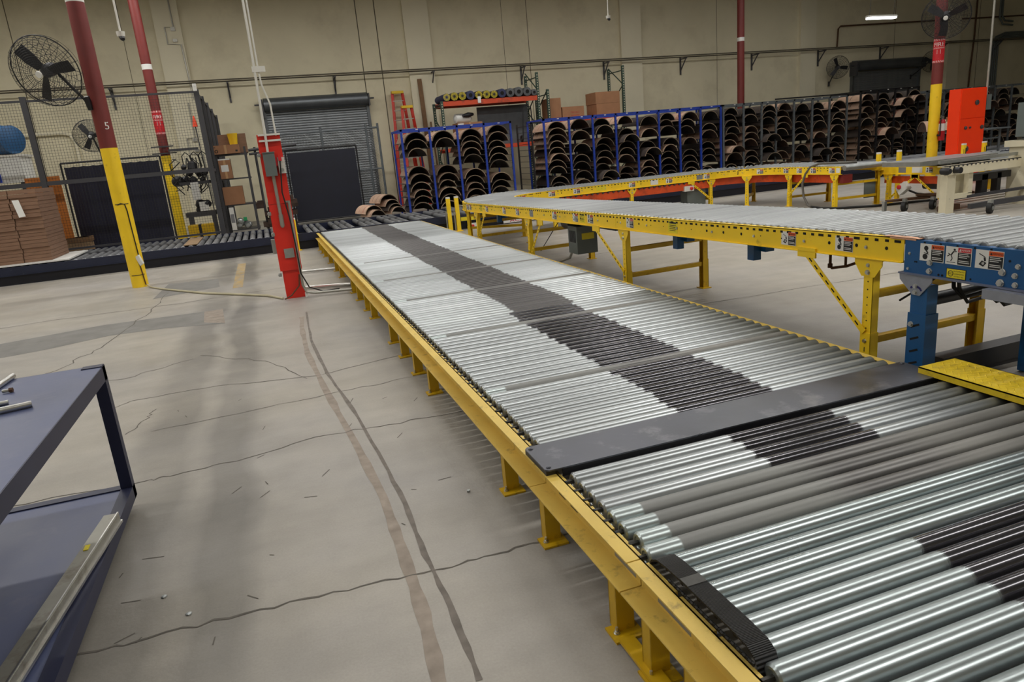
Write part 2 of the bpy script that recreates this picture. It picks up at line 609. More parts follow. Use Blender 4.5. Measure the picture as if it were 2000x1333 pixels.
# ------------------------------------------------------------------ room shell
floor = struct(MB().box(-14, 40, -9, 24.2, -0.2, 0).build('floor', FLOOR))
wall_b = struct(MB().box(-14, 40, 24.0, 24.3, 0, 8.6).build('wall_back', WALL))
struct(MB().box(-14.3, -14, -9, 24.3, 0, 8.6).build('wall_left', WALL))
struct(MB().box(40, 40.3, -9, 24.3, 0, 8.6).build('wall_right', WALL))
struct(MB().box(-14, 40, -9.3, -9, 0, 8.6).build('wall_front', WALL))
struct(MB().box(-14.3, 40.3, -9.3, 24.3, 8.6, 8.8).build('ceiling', CEIL))
for x0, x1, d in ((-2.12, -1.42, .12), (5.15, 5.98, .12), (12.9, 13.72, .12), (20.75, 21.5, .12), (28.45, 29.1, .14)):
    MB().box(x0, x1, 24 - d, 24.0, 0, 8.6).build('pilaster', WALL2, wall_b)
jm = [(-5.75, .02), (-3.0, .012), (3.70, .028), (4.29, .03), (9.42, .018), (8.52, .012), (16.98, .012), (25.6, .014), (30.3, .02)]
for x, w in jm:
    MB().box(x - w / 2, x + w / 2, 23.994, 24.0, 0, 8.6).build('panel_joint', JOINT, wall_b)


def wiggle(pts, n=6, a=0.03):
    out = []
    for i in range(len(pts) - 1):
        p, q = Vector(pts[i]), Vector(pts[i + 1])
        t = (q - p)
        r = Vector((t.y, -t.x)).normalized() if t.length else Vector((1, 0))
        for k in range(n):
            f = k / n
            out.append(tuple(p + t * f + r * random.uniform(-a, a) * (1 if 0 < f else 0.3)))
    out.append(tuple(pts[-1]))
    return out


# cracks, joints, old tape lines and patches in the slab
for pts, w, a in ((((-1.25, 5.29), (-1.12, 5.41), (-.57, 5.41), (.16, 5.2), (.89, 5.38), (1.05, 5.35), (3.36, 5.32), (4.14, 5.26), (6.5, 5.15), (12, 5.2)), .012, .02),
                  (((-1.6, 3.86), (-.82, 3.82), (-.69, 3.81), (-.33, 3.85), (.12, 3.95), (.47, 3.91), (.95, 3.89), (2, 3.9)), .011, .03),
                  (((-1.6, 2.42), (-.86, 2.39), (-.67, 2.38), (-.31, 2.37), (.05, 2.34), (.37, 2.32), (.6, 2.31), (.82, 2.32), (2, 2.3)), .013, .02),
                  (((-.75, 6.49), (-.2, 5.91), (.08, 5.18)), .010, .05),
                  (((-1.05, 4.66), (-.97, 4.9), (-.93, 5.09)), .012, .03),
                  (((-.9, 4.62), (-.2, 4.68), (.35, 4.72), (.88, 4.75)), .009, .03),
                  (((-2.3, 6.2), (-1.9, 6.9), (-1.7, 7.6), (-1.5, 9.2), (-1.45, 10.6)), .016, .06),
                  (((-2.5, 6.9), (-1.8, 6.3), (-1.3, 6.1), (-.8, 6.4)), .011, .05),
                  (((-4, 9.4), (-2.6, 9.6), (-1.2, 9.5), (.4, 9.7)), .02, .05),
                  (((3.0, 8.6), (4.5, 8.75), (7, 8.7), (9, 8.8)), .014, .03)):
    MB().ribbon(wiggle(pts, 7, a * .6), w * .62, 0.0012, 0, .5).build('floor_crack', CRACK, floor)
cv = ((.23, 7.73), (.19, 6.38), (.23, 5.22), (.31, 4.3), (.35, 3.53), (.37, 2.89), (.36, 2.44), (.37, 2.07), (.36, 1.7))
MB().ribbon(wiggle(cv, 5, .003), .02, .0014, 0, .4).build('tape_line', mat('dark_tape_residue', (116, 109, 102), .85, 0, .25, 14), floor)
cv2 = ((.17, 7.5), (.14, 6.9), (.13, 5.91), (.19, 4.7), (.255, 3.7), (.29, 3.01), (.285, 2.49), (.275, 2.08), (.245, 1.7))
MB().ribbon(wiggle(cv2, 5, .002), .045, .0010, 0, .25).build('tape_line', CRACK2, floor)
MB().add([(-4.4, 8.5, .0011), (-2.86, 8.5, .0011), (-1.9, 8.75, .0011), (-.69, 8.66, .0011), (-.6, 7.78, .0011), (-1.2, 8.0, .0011),
          (-1.74, 8.05, .0011), (-2.3, 7.8, .0011), (-2.8, 7.7, .0011), (-4.4, 7.6, .0011)], [tuple(range(9, -1, -1))]).build('repair_patch', STAIN, floor)
MB().add([(-1.6, 10.2, .0011), (-.78, 10.5, .0011), (-.85, 11.38, .0011), (-1.55, 11.53, .0011)], [(0, 1, 2, 3)]).build('repair_patch', STAIN, floor)
MB().add([(-.82, 8.0, .0016), (-.6, 7.8, .0016), (-.66, 8.66, .0016), (-.86, 8.66, .0016)], [(0, 1, 2, 3)]).build('repair_patch', CRACK2, floor)
MB().box(-.60, -.47, 10.2, 12.95, 0, .0012).build('painted_line', YLINE, floor)
for i in range(26):
    x, y = random.uniform(-.8, .75), random.uniform(1.6, 5.0)
    t = random.uniform(0, 6.28)
    l = random.uniform(.02, .09)
    MB().ribbon([(x, y), (x + l * math.cos(t), y + l * math.sin(t))], .005, .0011).build('scuff_mark', CRACK, floor)


# ------------------------------------------------------------------ high-bay lamps, all out of view
ORDL = ('first', 'second', 'third', 'fourth', 'fifth', 'sixth', 'seventh', 'eighth', 'ninth')


def lamp(x, y, z, label, group='unseen high bay ceiling lamps', power=LAMP_W):
    t = thing('unseen_ceiling_lamp', label, 'lamp', (x, y, z), group)
    h = MB().prism([(-.16, 0), (.16, 0), (.10, .08), (-.10, .08)], 'x', -1.25, 1.25)
    h.v = [(a + x, b + y, c + z) for a, b, c in h.v]
    h.build('housing', WHITE_M, t)
    MB().box(x - 1.22, x + 1.22, y - .13, y + .13, z - .006, z).build('lens', LENS, t)
    for s in (-1, 1):
        MB().cyl((x + s, y, z + .08), (x + s, y, 8.6), .006, 6).build('hanger', DKGRAY, t)
    ld = bpy.data.lights.new('lamp_light', 'AREA')
    ld.shape = 'RECTANGLE'
    ld.size, ld.size_y = 2.44, 0.26
    ld.energy = power
    ld.color = (1.0, 0.975, 0.93)
    lo = bpy.data.objects.new('lamp_light', ld)
    COL.objects.link(lo)
    lo.parent = t
    lo.location = (0, 0, -0.02)
    return t


PWR = {-1.5: (70, 30, 12, 34, 110, 90, 60, 45, 40), 5.2: (95, 70, 34, 50, 105, 80, 55, 50, 45),
       11.8: (95, 85, 75, 75, 74, 58, 50, 44, 42), 18.2: (100, 92, 76, 66, 58, 50, 44, 40, 36)}  # rearmost row is added to brighten the back wall
for iy, y in enumerate(PWR):
    for ix, x in enumerate((-7.3, -4.0, -.7, 2.6, 5.9, 9.2, 12.5, 15.8, 19.1)):
        lamp(x, y, 6.6, 'unseen white strip lamp hanging from the ceiling, %s of its row, %s row' % (ORDL[ix], ORDL[iy]), power=PWR[y][ix])


# ------------------------------------------------------------------ shared conveyor pieces
def hex_bolt(mb, c, n, r, m=0):
    c, n = Vector(c), Vector(n).normalized()
    mb.tube([c, c + n * r * .25], r * 1.25, 12, m)
    mb.tube([c + n * r * .25, c + n * r * .95], r, 6, m)


def roller_mesh(L, r, n=20, mats=None, r2=None, shaft=.03, name='roller'):
    """closed tube along x with rounded swaged ends, a recessed bearing and a hex shaft"""
    r2 = r2 or r
    mb = MB()
    h = L / 2
    b = min(.006, r * .2)
    prof = [(r * .28, -h + .004), (r * .55, -h + .004), (r * .6, -h), (r - b, -h), (r, -h + b)]
    prof2 = [(r2, h - b), (r2 - b, h), (r2 * .6, h), (r2 * .55, h - .004), (r2 * .28, h - .004)]
    mb.lathe(prof + prof2, (0, 0, 0), (1, 0, 0), n)
    if shaft:
        mb.tube([(-h - shaft, 0, 0), (-h + .004, 0, 0)], min(r, r2) * .26, 6, 1)
        mb.tube([(h - .004, 0, 0), (h + shaft, 0, 0)], min(r, r2) * .26, 6, 1)
    return mesh_of(mb, name, mats, 40)


ZN = (176, 181, 183)
ZND = (150, 154, 155)
BAND = (74, 73, 77)
# ---- low conveyor rollers: x 0.925 .. 2.845
LL, LXC, LR, LZ = 1.92, 1.885, 0.0335, 0.262
R_BAND = roller_mat('zinc_roller_worn_band', LL, [(-.96, ZN), (-.275, ZN), (-.262, BAND), (.245, BAND), (.26, ZN), (.65, ZND), (.96, (108, 110, 104))],
                    [(-.96, .32), (-.28, .32), (-.26, .17), (.245, .2), (.26, .34), (.96, .5)])
R_FAR = roller_mat('zinc_roller_far', LL, [(-.96, ZN), (-.21, ZN), (-.195, (84, 82, 82)), (.30, (84, 82, 82)), (.315, ZN), (.9, ZN), (.96, ZND)],
                   [(-.96, .3), (-.21, .3), (-.2, .33), (.3, .33), (.31, .3), (.96, .38)])
R_GREY = roller_mat('grey_sleeve_roller', LL, [(-.96, (180, 190, 190)), (-.845, (180, 190, 190)), (-.842, (140, 141, 139)), (-.3, (140, 141, 138)), (-.1, (106, 105, 104)), (.2, (114, 113, 111)),
                                               (.4, (136, 135, 131)), (.96, (126, 125, 121))],
                    [(-.96, .32), (-.845, .32), (-.84, .62), (-.3, .6), (-.1, .42), (.15, .42), (.4, .6), (.96, .65)])
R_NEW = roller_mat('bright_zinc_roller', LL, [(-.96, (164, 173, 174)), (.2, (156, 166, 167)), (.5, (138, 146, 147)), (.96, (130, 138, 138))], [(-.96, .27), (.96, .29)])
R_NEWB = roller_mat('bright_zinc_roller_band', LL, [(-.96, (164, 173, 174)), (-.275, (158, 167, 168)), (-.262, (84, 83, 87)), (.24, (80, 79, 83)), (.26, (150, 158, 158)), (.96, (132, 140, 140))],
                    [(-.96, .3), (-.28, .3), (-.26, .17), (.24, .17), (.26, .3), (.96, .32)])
SHAFT = mat('roller_shaft', (70, 68, 64), .5, .7, .1, 10)
ME_BAND = roller_mesh(LL, LR, 24, [R_BAND, SHAFT])
ME_FAR = roller_mesh(LL, LR, 16, [R_FAR, SHAFT])
ME_GREY = roller_mesh(LL, LR, 24, [R_GREY, SHAFT])
ME_NEW = roller_mesh(LL, LR, 28, [R_NEW, SHAFT])
ME_NEWB = roller_mesh(LL, LR, 28, [R_NEWB, SHAFT])
ME_NEWS = roller_mesh(LL - .045, LR, 28, [R_NEW, SHAFT])
ME_NEWBS = roller_mesh(LL - .045, LR, 28, [R_NEWB, SHAFT])

foot_mb = MB()
foot_mb.box(-.052, .05, -.04, .04, 0, .008)
foot_me = mesh_of(foot_mb, 'foot_plate', YEL_D)
bolt_mb = MB()
hex_bolt(bolt_mb, (0, 0, 0), (0, 0, 1), .009)
bolt_mb.cyl((0, 0, 0), (0, 0, .022), .005, 8)
bolt_me = mesh_of(bolt_mb, 'anchor_bolt', STEEL)
leg_mb = MB()
leg_mb.box(-.03, .03, -.026, -.021, 0, .173).box(-.03, -.025, -.026, .026, 0, .173).box(-.03, .03, .021, .026, 0, .173)
leg_me = mesh_of(leg_mb, 'leg', YEL_D)


def low_rails(t, y0, y1):
    for side in (0, 1):
        X = (lambda v: v) if side == 0 else (lambda v: 3.74 - v)
        mb = MB()
        mb.box(X(.84), X(.89), y0, y1, .270, .275).box(X(.885), X(.89), y0, y1, .18, .275).box(X(.812), X(.89), y0, y1, .178, .183)
        mb.build('side_rail', YEL_W, t)
        mb = MB()
        mb.box(X(.894), X(.897), y0, y1, .2, .262)
        n = int((y1 - y0) / .163)
        for i in range(n):
            a = y0 + (y1 - y0) * i / n
            mb.box(X(.896), X(.907), a + .012, a + (y1 - y0) / n - .012, .252, .266)
        mb.build('inner_strip', YEL_W, t)
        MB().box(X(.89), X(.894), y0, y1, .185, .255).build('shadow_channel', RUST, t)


def low_legs(t, ys):
    for y in ys:
        for sx in (0, 1):
            x = .849 if sx == 0 else 2.891
            lg = inst('leg', leg_me, (x, y, .005), t, (0, 0, 0 if sx == 0 else math.pi))
            fp = inst('foot_plate', foot_me, (x - .005 if sx == 0 else x + .005, y - .03, 0), t, (0, 0, 0 if sx == 0 else math.pi))
            inst('anchor_bolt', bolt_me, (x - .035 if sx == 0 else x + .035, y - .03, .008), t)


PITCH = .0806
# --- far long section
t = thing('low_roller_conveyor', 'long low yellow-railed roller conveyor running back to the dark crossing conveyor', 'conveyor', (1.87, 8.2, 0))
low_rails(t, 2.433, 8.418)
low_rails(t, 8.424, 13.98)
low_legs(t, (2.80, 4.34, 4.83, 5.33, 5.82, 6.91, 7.35, 7.99, 8.51, 9.86, 10.53, 11.5, 12.4, 12.95, 13.5))
grey_y = (3.35, 4.62, 6.1, 7.3, 8.8)
k = 0
y = 2.62
while y < 13.9:
    me = ME_BAND if y < 5.0 else ME_FAR
    if min(abs(y - g) for g in grey_y) < PITCH / 2:
        me = ME_GREY
    inst('roller', me, (LXC + random.uniform(-.004, .004), y, LZ), t, (random.uniform(0, 6.28), 0, 0))
    y += PITCH
MB().box(.93, 2.85, 13.9, 13.99, .2, .275).build('end_plate', GALV, t)
MB().box(.93, 2.85, 13.985, 13.998, .2, .282).build('end_angle', YEL_W, t)
for body, yy in (('18', 4.93), ('13', 6.02)):
    MB().text(body, .03, (lambda yy: lambda a, b: (.8845, yy - a, .225 + b))(yy)).build('painted_number', LBLACK, t)
# --- middle section between plate and seam
t = thing('low_roller_conveyor', 'short low roller section with four dull grey rollers just before the black plate', 'conveyor', (1.87, 2.05, 0))
low_rails(t, 1.663, 2.428)
low_legs(t, (1.73, 2.32))
y = 2.245
i = 0
while y > 1.67:
    inst('roller', ME_BAND if i < 4 else ME_GREY, (LXC + (0.0 if i < 4 else random.uniform(-.012, .008)), y, LZ), t, (random.uniform(0, 6.28), 0, 0))
    y -= PITCH
    i += 1
pl = MB().box(.8842, .885, 1.69, 1.83, .192, .258)
pl.build('nameplate', LGRAY, t)
for kk, (ya, yb) in enumerate(((2.30, 2.22), (2.19, 2.11))):
    mb = MB()
    for j in range(5):
        mb.box(.8840, .8846, ya - .002 * j, yb + .01 * (j % 3), .248 - j * .012, .252 - j * .012 + .002)
    mb.build('printed_notice', LBLACK, t)
mb = MB()
for yy in (1.70, 1.86, 1.93):
    mb.tube([(.8835, yy, .225), (.8852, yy, .225)], .007, 10)
mb.build('bolt_holes', HOLE, t)['kind'] = 'stuff'
mb = MB()
for yy in (2.40, 2.455, 2.0, 2.07):
    hex_bolt(mb, (.885, yy, .222), (-1, 0, 0), .009)
mb.build('rail_bolts', STEEL, t)['kind'] = 'stuff'
MB().box(.90, .97, 1.84, 1.96, .06, .15).build('switch_box', LWHITE, t)
MB().lathe([(.024, 0), (.026, .02), (.018, .034)], (.90, 1.93, .11), (-1, 0, 0), 16).build('stop_button', LRED, t)
MB().box(.893, .90, 1.90, 1.945, .075, .145).build('button_plate', CONE, t)
# --- nearest section with the drive belt
t = thing('low_roller_conveyor', 'nearest low roller section with a black ribbed drive belt along its left rail', 'conveyor', (1.87, .9, 0))
low_rails(t, .2, 1.657)
low_legs(t, (.35, .9, 1.30, 1.52))
y = 1.6
i = 0
while y > .25:
    inb = i < 6
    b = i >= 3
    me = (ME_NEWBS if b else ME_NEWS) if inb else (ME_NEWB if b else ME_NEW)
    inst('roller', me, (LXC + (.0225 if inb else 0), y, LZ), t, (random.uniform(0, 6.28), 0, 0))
    y -= PITCH
    i += 1
BELT = mat('ribbed_black_belt', (30, 30, 31), .55, 0, .2, 20)
_n = BELT.node_tree.nodes
_w = _n.new('ShaderNodeTexWave')
_w.wave_type, _w.bands_direction = 'BANDS', 'Y'
_w.inputs['Scale'].default_value = 70
_tc = _n.new('ShaderNodeTexCoord')
BELT.node_tree.links.new(_tc.outputs['Object'], _w.inputs['Vector'])
_b = _n.new('ShaderNodeBump')
_b.inputs['Strength'].default_value = .9
_b.inputs['Distance'].default_value = .004
BELT.node_tree.links.new(_w.outputs['Fac'], _b.inputs['Height'])
BELT.node_tree.links.new(_b.outputs[0], _n['Principled BSDF'].inputs['Normal'])
path = [(1.645, .262), (1.63, .285), (1.60, .302), (1.55, .309), (1.475, .312), (1.40, .313), (1.32, .313), (1.25, .313), (1.185, .309), (1.155, .294), (1.14, .26), (1.14, .21)]
mb = MB()
vs, fs = [], []
for yy, z in path:
    vs += [(.906, yy, z), (.968, yy, z), (.968, yy - .002, z - .006), (.906, yy - .002, z - .006)]
for a in range(len(path) - 1):
    for q in range(4):
        fs.append((a * 4 + q, a * 4 + (q + 1) % 4, a * 4 + 4 + (q + 1) % 4, a * 4 + 4 + q))
mb.add(vs, fs)
belt = mb.build('drive_belt', BELT, t, 60)
MB().box(.9065, .9675, 1.435, 1.475, .3122, .3142).build('belt_splice', mat('belt_splice', (74, 73, 70), .6, 0, .2, 30), belt)
mb = MB()
yy = 1.52
while yy > 1.16:
    mb.tube([(.900, yy, .284), (.900, yy - .011, .284)], .0045, 6)
    mb.box(.897, .903, yy - .02, yy, .278, .287)
    yy -= .022
mb.build('drive_chain', BLKR, t)
MB().box(.8842, .885, 1.39, 1.56, .192, .258).build('nameplate', LGRAY, t)
mb = MB()
for yy in (1.635, 1.62, 1.33, 1.28):
    mb.tube([(.8835, yy, .22), (.8852, yy, .22)], .008, 10)
mb.build('bolt_holes', HOLE, t)['kind'] = 'stuff'
MB().box(.80, .84, 1.42, 1.66, .01, .02).box(.84, .85, 1.42, 1.66, .0, .02).build('tie_strip', YEL_D, t)

# --- black transfer plate
t = thing('transfer_plate', 'scuffed black steel transfer plate bolted across the low roller conveyor', 'plate', (1.87, 2.42, .276))
mb = MB()
c = .014
mb.prism([(.842 + c, 2.30), (2.875 - c, 2.30), (2.875, 2.30 + c), (2.875, 2.545 - c), (2.875 - c, 2.545), (.842 + c, 2.545), (.842, 2.545 - c), (.842, 2.30 + c)], 'z', .2955, .3015)
mb.build('plate', BLKST, t)
MB().box(.91, 2.83, 2.302, 2.306, .262, .2955).build('plate_lip', BLK, t)
MB().box(.845, .885, 2.31, 2.54, .275, .2955).box(2.85, 2.872, 2.31, 2.54, .275, .2955).build('spacer', BLK, t)
mb = MB()
for x, yy in ((.862, 2.325), (.862, 2.52), (2.85, 2.325), (2.85, 2.52)):
    mb.lathe([(.010, 0), (.010, .003), (.006, .006)], (x, yy, .3015), (0, 0, 1), 12)
mb.build('screw', BLKST, t)['kind'] = 'stuff'

# --- yellow tread step on the right rail
t = thing('tread_step', 'yellow diamond-plate step over the right rail of the low conveyor', 'step', (2.95, 1.6, 0))
mb = MB()
mb.box(2.80, 3.035, .9, 2.385, .326, .331).box(2.80, 2.805, .9, 2.385, .30, .331).box(3.03, 3.035, .9, 2.385, .05, .331)
mb.build('tread', DIAM, t)
mb = MB()
yy, r_ = .92, 0
while yy < 2.37:
    for jx in range(6):
        x = 2.818 + jx * .036 + (.018 if r_ % 2 else 0)
        if x > 3.02:
            continue
        s_ = 1 if (r_ + jx) % 2 else -1
        d = Vector((s_ * .7, .7, 0))
        e = Vector((-d.y, d.x, 0))
        cc = Vector((x, yy, .331))
        mb.add([cc - d * .013, cc + e * .0045, cc + d * .013, cc - e * .0045, cc + Vector((0, 0, .004))], [(0, 3, 4), (3, 2, 4), (2, 1, 4), (1, 0, 4)])
    yy += .018
    r_ += 1
mb.build('tread_pattern', DIAM, t)['kind'] = 'stuff'
for yy in (1.2, 2.3):
    MB().box(2.98, 3.03, yy - .03, yy + .03, 0, .326).build('leg', YEL_D, t)

# ------------------------------------------------------------------ waist-high yellow roller conveyor (U shaped)
ZR = (150, 153, 154)
R_UP = roller_mat('upper_zinc_roller', .86, [(-.43, ZR), (.43, ZR)], [(-.43, .38), (.43, .38)], .62)
UR = .0275
ME_UP = roller_mesh(.86, UR, 14, [R_UP, SHAFT], shaft=.028)
ME_UPC = roller_mesh(.86, .040, 12, [R_UP, SHAFT], r2=.019, shaft=.02)


# safety label: flat print, width .14, height .09, seen from -y with x to the right
def label_mesh(kind, header):
    mb = MB()
    mb.box(-.07, .07, -.0008, 0, -.045, .045, 0)

    def q(x0, x1, z0, z1, m):
        mb.add([(x0, -.0012, z0), (x1, -.0012, z0), (x1, -.0012, z1), (x0, -.0012, z1)], [(0, 1, 2, 3)], m)

    def poly(pts, m=1):
        mb.add([(x, -.0013, z) for x, z in pts], [tuple(range(len(pts)))], m)

    def disc(cx, cz, r, m=1, n=12):
        poly([(cx + r * math.cos(6.283 * i / n), cz + r * math.sin(6.283 * i / n)) for i in range(n)], m)

    def line(x0, z0, x1, z1, w, m=1):
        d = Vector((x1 - x0, z1 - z0)).normalized() * w / 2
        poly([(x0 + d.y, z0 - d.x), (x1 + d.y, z1 - d.x), (x1 - d.y, z1 + d.x), (x0 - d.y, z0 + d.x)], m)
    q(-.003, .067, -.042, .018, 1)
    q(-.003, .067, .020, .042, 2)
    for i, w in enumerate((.05, .056, .044, .0, .054, .058)):
        if w:
            mb.add([(.003, -.0016, .010 - i * .0085), (.003 + w, -.0016, .010 - i * .0085), (.003 + w, -.0016, .0135 - i * .0085), (.003, -.0016, .0135 - i * .0085)], [(0, 1, 2, 3)], 0)
    mb.text(header, .010, lambda a, b: (.035 + a, -.0016, .031 + b), 0 if header == 'DANGER' else 1)
    poly([(.002, .024), (.014, .024), (.008, .037)], 0 if header == 'DANGER' else 1)
    if kind == 0:      # hand drawn into a roller
        disc(-.034, .022, .013)
        line(-.034, .012, -.022, -.004, .008)
        disc(-.038, -.022, .015)
        line(-.046, -.002, -.018, -.008, .004)
    elif kind == 1:    # slipping figure
        disc(-.022, .030, .006)
        line(-.026, .022, -.040, .002, .007)
        line(-.026, .020, -.010, .022, .004)
        line(-.040, .002, -.056, .010, .004)
        line(-.040, .002, -.032, -.014, .005)
        line(-.032, -.014, -.040, -.028, .005)
        line(-.046, .004, -.060, -.006, .005)
        line(-.062, -.034, -.014, -.034, .003)
    else:              # hand under a cover
        line(-.052, .026, -.022, .012, .004)
        poly([(-.052, -.026), (-.036, -.006), (-.012, -.016), (-.028, -.036)])
        disc(-.030, -.020, .007, 0)
        line(-.024, .010, -.020, -.008, .010)
    return mesh_of(mb, 'safety_label', [LWHITE, LBLACK, LRED if header == 'DANGER' else LORANGE])


LAB = [label_mesh(0, 'WARNING'), label_mesh(1, 'DANGER'), label_mesh(2, 'WARNING')]


def stick(t, k, p, yaw, s=1.0):
    o = inst('safety_label', LAB[k], p, t, (0, 0, yaw))
    o.scale = (s, s, s)
    return o


SINK = -math.pi / 2         # yaw of a label that faces -x


def rails(t, path, H=.127, mt=None, half=.46, lipz=.006):
    mt = mt or YEL
    for s in (-1, 1):
        o0, o1 = s * half, s * (half - .005)
        i1 = s * (half - .04)
        mb = MB()
        mb.sweep(path, min(o0, o1), max(o0, o1), -H, 0)
        mb.sweep(path, min(o0, i1), max(o0, i1), -.005, 0)
        a, b = s * (half + .012), i1
        mb.sweep(path, min(a, b), max(a, b), -H - .005, -H)
        mb.build('side_rail', mt, t)


def plan(path, d):
    """point and unit tangent at distance d along a path"""
    for i in range(len(path) - 1):
        p, q = Vector(path[i]), Vector(path[i + 1])
        L = Vector((q.x - p.x, q.y - p.y)).length
        if d <= L or i == len(path) - 2:
            f = min(1, max(0, d / L))
            tt = Vector((q.x - p.x, q.y - p.y, 0)).normalized()
            return p + (q - p) * f, tt
        d -= L


def path_len(path):
    return sum(Vector((path[i + 1][0] - path[i][0], path[i + 1][1] - path[i][1])).length for i in range(len(path) - 1))


def rail_print(t, path, half, side, start, end, step, big=.25, seed=1):
    """axle slots along the top and bolt holes along the middle of one rail face"""
    rnd = random.Random(seed)
    mb, bt = MB(), MB()
    d = start
    i = 0
    while d < end:
        p, tt = plan(path, d)
        r = Vector((tt.y, -tt.x, 0)) * side
        o = p + r * (half + .0008)
        c = o + Vector((0, 0, -.022))
        mb.obox(c, tt, r, Vector((0, 0, 1)), .012 if i % 4 else .02, .0008, .007)
        if i % 3 == 1:
            c = o + Vector((0, 0, -.062 - rnd.uniform(0, .004)))
            mb.tube([c - r * .001, c + r * .0008], rnd.choice((.004, .005, .010)), 10)
        if i % 7 == 3:
            c = o + Vector((0, 0, -.068))
            hex_bolt(bt, c, r, .008)
        d += step
        i += 1
    mb.build('axle_slots', HOLE, t)['kind'] = 'stuff'
    bt.build('rail_bolts', STEEL, t)['kind'] = 'stuff'


def rollers(t, path, d0, d1, pitch, me, dz=-.014):
    n = int((d1 - d0) / pitch)
    for i in range(n + 1):
        p, tt = plan(path, d0 + i * pitch)
        yaw = math.atan2(-tt.x, tt.y)
        inst('roller', me, (p.x, p.y, p.z + dz), t, (random.uniform(0, 6.28), 0, yaw))


def stand_leg(t, x, y, ztop, face, mt=YEL, w=.062, foot=True, plate=True):
    """channel leg with slotted face; face = unit vector the web looks along"""
    f = Vector(face).normalized()
    r = Vector((-f.y, f.x, 0))
    c = Vector((x, y, 0))
    zc = (ztop + .008) / 2
    mb = MB()
    Z = Vector((0, 0, 1))
    mb.obox(c + f * .024 + Z * zc, r, f, Z, w / 2, .0025, zc - .004)
    for s in (-1, 1):
        mb.obox(c + r * (s * (w / 2 - .0025)) + Z * zc, r, f, Z, .0025, .026, zc - .004)
    lo = ztop * .42
    mb.obox(c + f * .029 + Z * (lo / 2 + .004), r, f, Z, w / 2 + .004, .0025, lo / 2)
    for s in (-1, 1):
        mb.obox(c + r * (s * (w / 2 + .002)) + Z * (lo / 2 + .004), r, f, Z, .002, .03, lo / 2)
    lg = mb.build('leg', mt, t)
    hb = MB()
    k = 0
    z = lo + .03
    while z < ztop - .12:
        q = c + f * .0266 + Z * z
        hb.tube([q - f * .001, q + f * .0005], .0045, 8)
        z += .045
    z = .05
    while z < lo - .03:
        hb.obox(c + f * .0316 + Z * (z + .015), r, f, Z, .003, .0006, .014)
        z += .05
    hb.build('adjusting_holes', HOLE, lg)['kind'] = 'stuff'
    bb = MB()
    hex_bolt(bb, c + f * .0316 + Z * (lo - .045), f, .010)
    hex_bolt(bb, c + f * .0316 + Z * (ztop - .075), f, .012)
    hex_bolt(bb, c + f * .0316 + Z * (ztop - .035), f, .009)
    bb.build('leg_bolts', STEEL, lg)['kind'] = 'stuff'
    if plate:
        pts = [(-.095, 0), (.095, 0), (.095, -.03), (.045, -.10), (-.045, -.10), (-.095, -.03)]
        g = MB()
        vs = [c + f * .027 + r * a + Z * (ztop + b) for a, b in pts] + [c + f * .0315 + r * a + Z * (ztop + b) for a, b in pts]
        n = len(pts)
        g.add(vs, [tuple(range(n - 1, -1, -1)), tuple(range(n, 2 * n))] + [(i, (i + 1) % n, (i + 1) % n + n, i + n) for i in range(n)])
        g.obox(c + f * -.01 + Z * (ztop - .0025), r, f, Z, .095, .04, .0025)
        g.build('gusset_plate', mt, t)
    if foot:
        MB().obox(c + Z * .004, r, f, Z, .055, .05, .004).build('foot_plate', mt, t)
    return lg


def brace(t, p, q, face, mt=YEL, w=.036, slots=True):
    p, q, f = Vector(p), Vector(q), Vector(face).normalized()
    d = (q - p).normalized()
    n = d.cross(f).normalized()
    L = (q - p).length
    b = MB().obox((p + q) / 2, d, f, n, L / 2 + .02, .0025, w / 2).build('diagonal_brace', mt, t)
    if slots:
        hb = MB()
        k = .05
        while k < L - .03:
            c = p + d * k + f * .0027
            hb.obox(c, d, f, n, .016, .0006, .0045)
            k += .062
        hb.build('brace_slots', HOLE, b)['kind'] = 'stuff'
        g = MB()
        u = Vector((d.x, d.y, 0))
        if u.length > 1e-3:
            u.normalize()
            top = q if q.z > p.z else p
            g.obox(top + Vector((0, 0, .012)), u, f, Vector((0, 0, 1)), .075, .006, .03)
            g.build('brace_bracket', mt, t)


def crossbar(t, p, q, mt=YEL_D, w=.04, h=.04):
    MB().bar(p, q, w, h).build('cross_brace', mt, t)


# ---- near arm
NA = [(3.56, 2.775, .8757), (3.56, 11.22, .712)]
t = thing('roller_conveyor', 'long waist-high yellow roller conveyor arm right beside the low conveyor', 'conveyor', (3.56, 7, 0))
zA = lambda y: .8757 + (y - 2.775) * (.712 - .8757) / (11.22 - 2.775)
rails(t, [NA[0], (3.56, 5.995, zA(5.995))])
rails(t, [(3.56, 6.0, zA(6.0)), NA[1]])
rollers(t, NA, .04, path_len(NA) - .03, .0685, ME_UP)
rail_print(t, NA, .46, -1, .04, 8.35, .0685, seed=3)
for y, k in ((3.18, 0), (3.64, 2), (5.72, 1), (6.55, 0), (6.92, 2), (7.5, 2), (8.75, 0), (9.3, 2), (10.1, 0), (11.0, 2), (11.15, 0)):
    stick(t, k, (3.56 - .4608, y, zA(y) - .062), SINK, .95)
for y in (5.0, 6.75, 10.4):
    mb = MB()
    mb.box(3.0992, 3.0998, y - .07, y + .07, zA(y) - .11, zA(y) - .012, 1)
    mb.box(3.0986, 3.0990, y - .05, y + .05, zA(y) - .034, zA(y) - .02, 0)
    for j in range(4):
        mb.box(3.0986, 3.0990, y - .05 + .01 * (j % 2), y + .05, zA(y) - .05 - j * .014, zA(y) - .045 - j * .014, 0)
    mb.build('printed_notice', [LBLACK, LYEL], t)
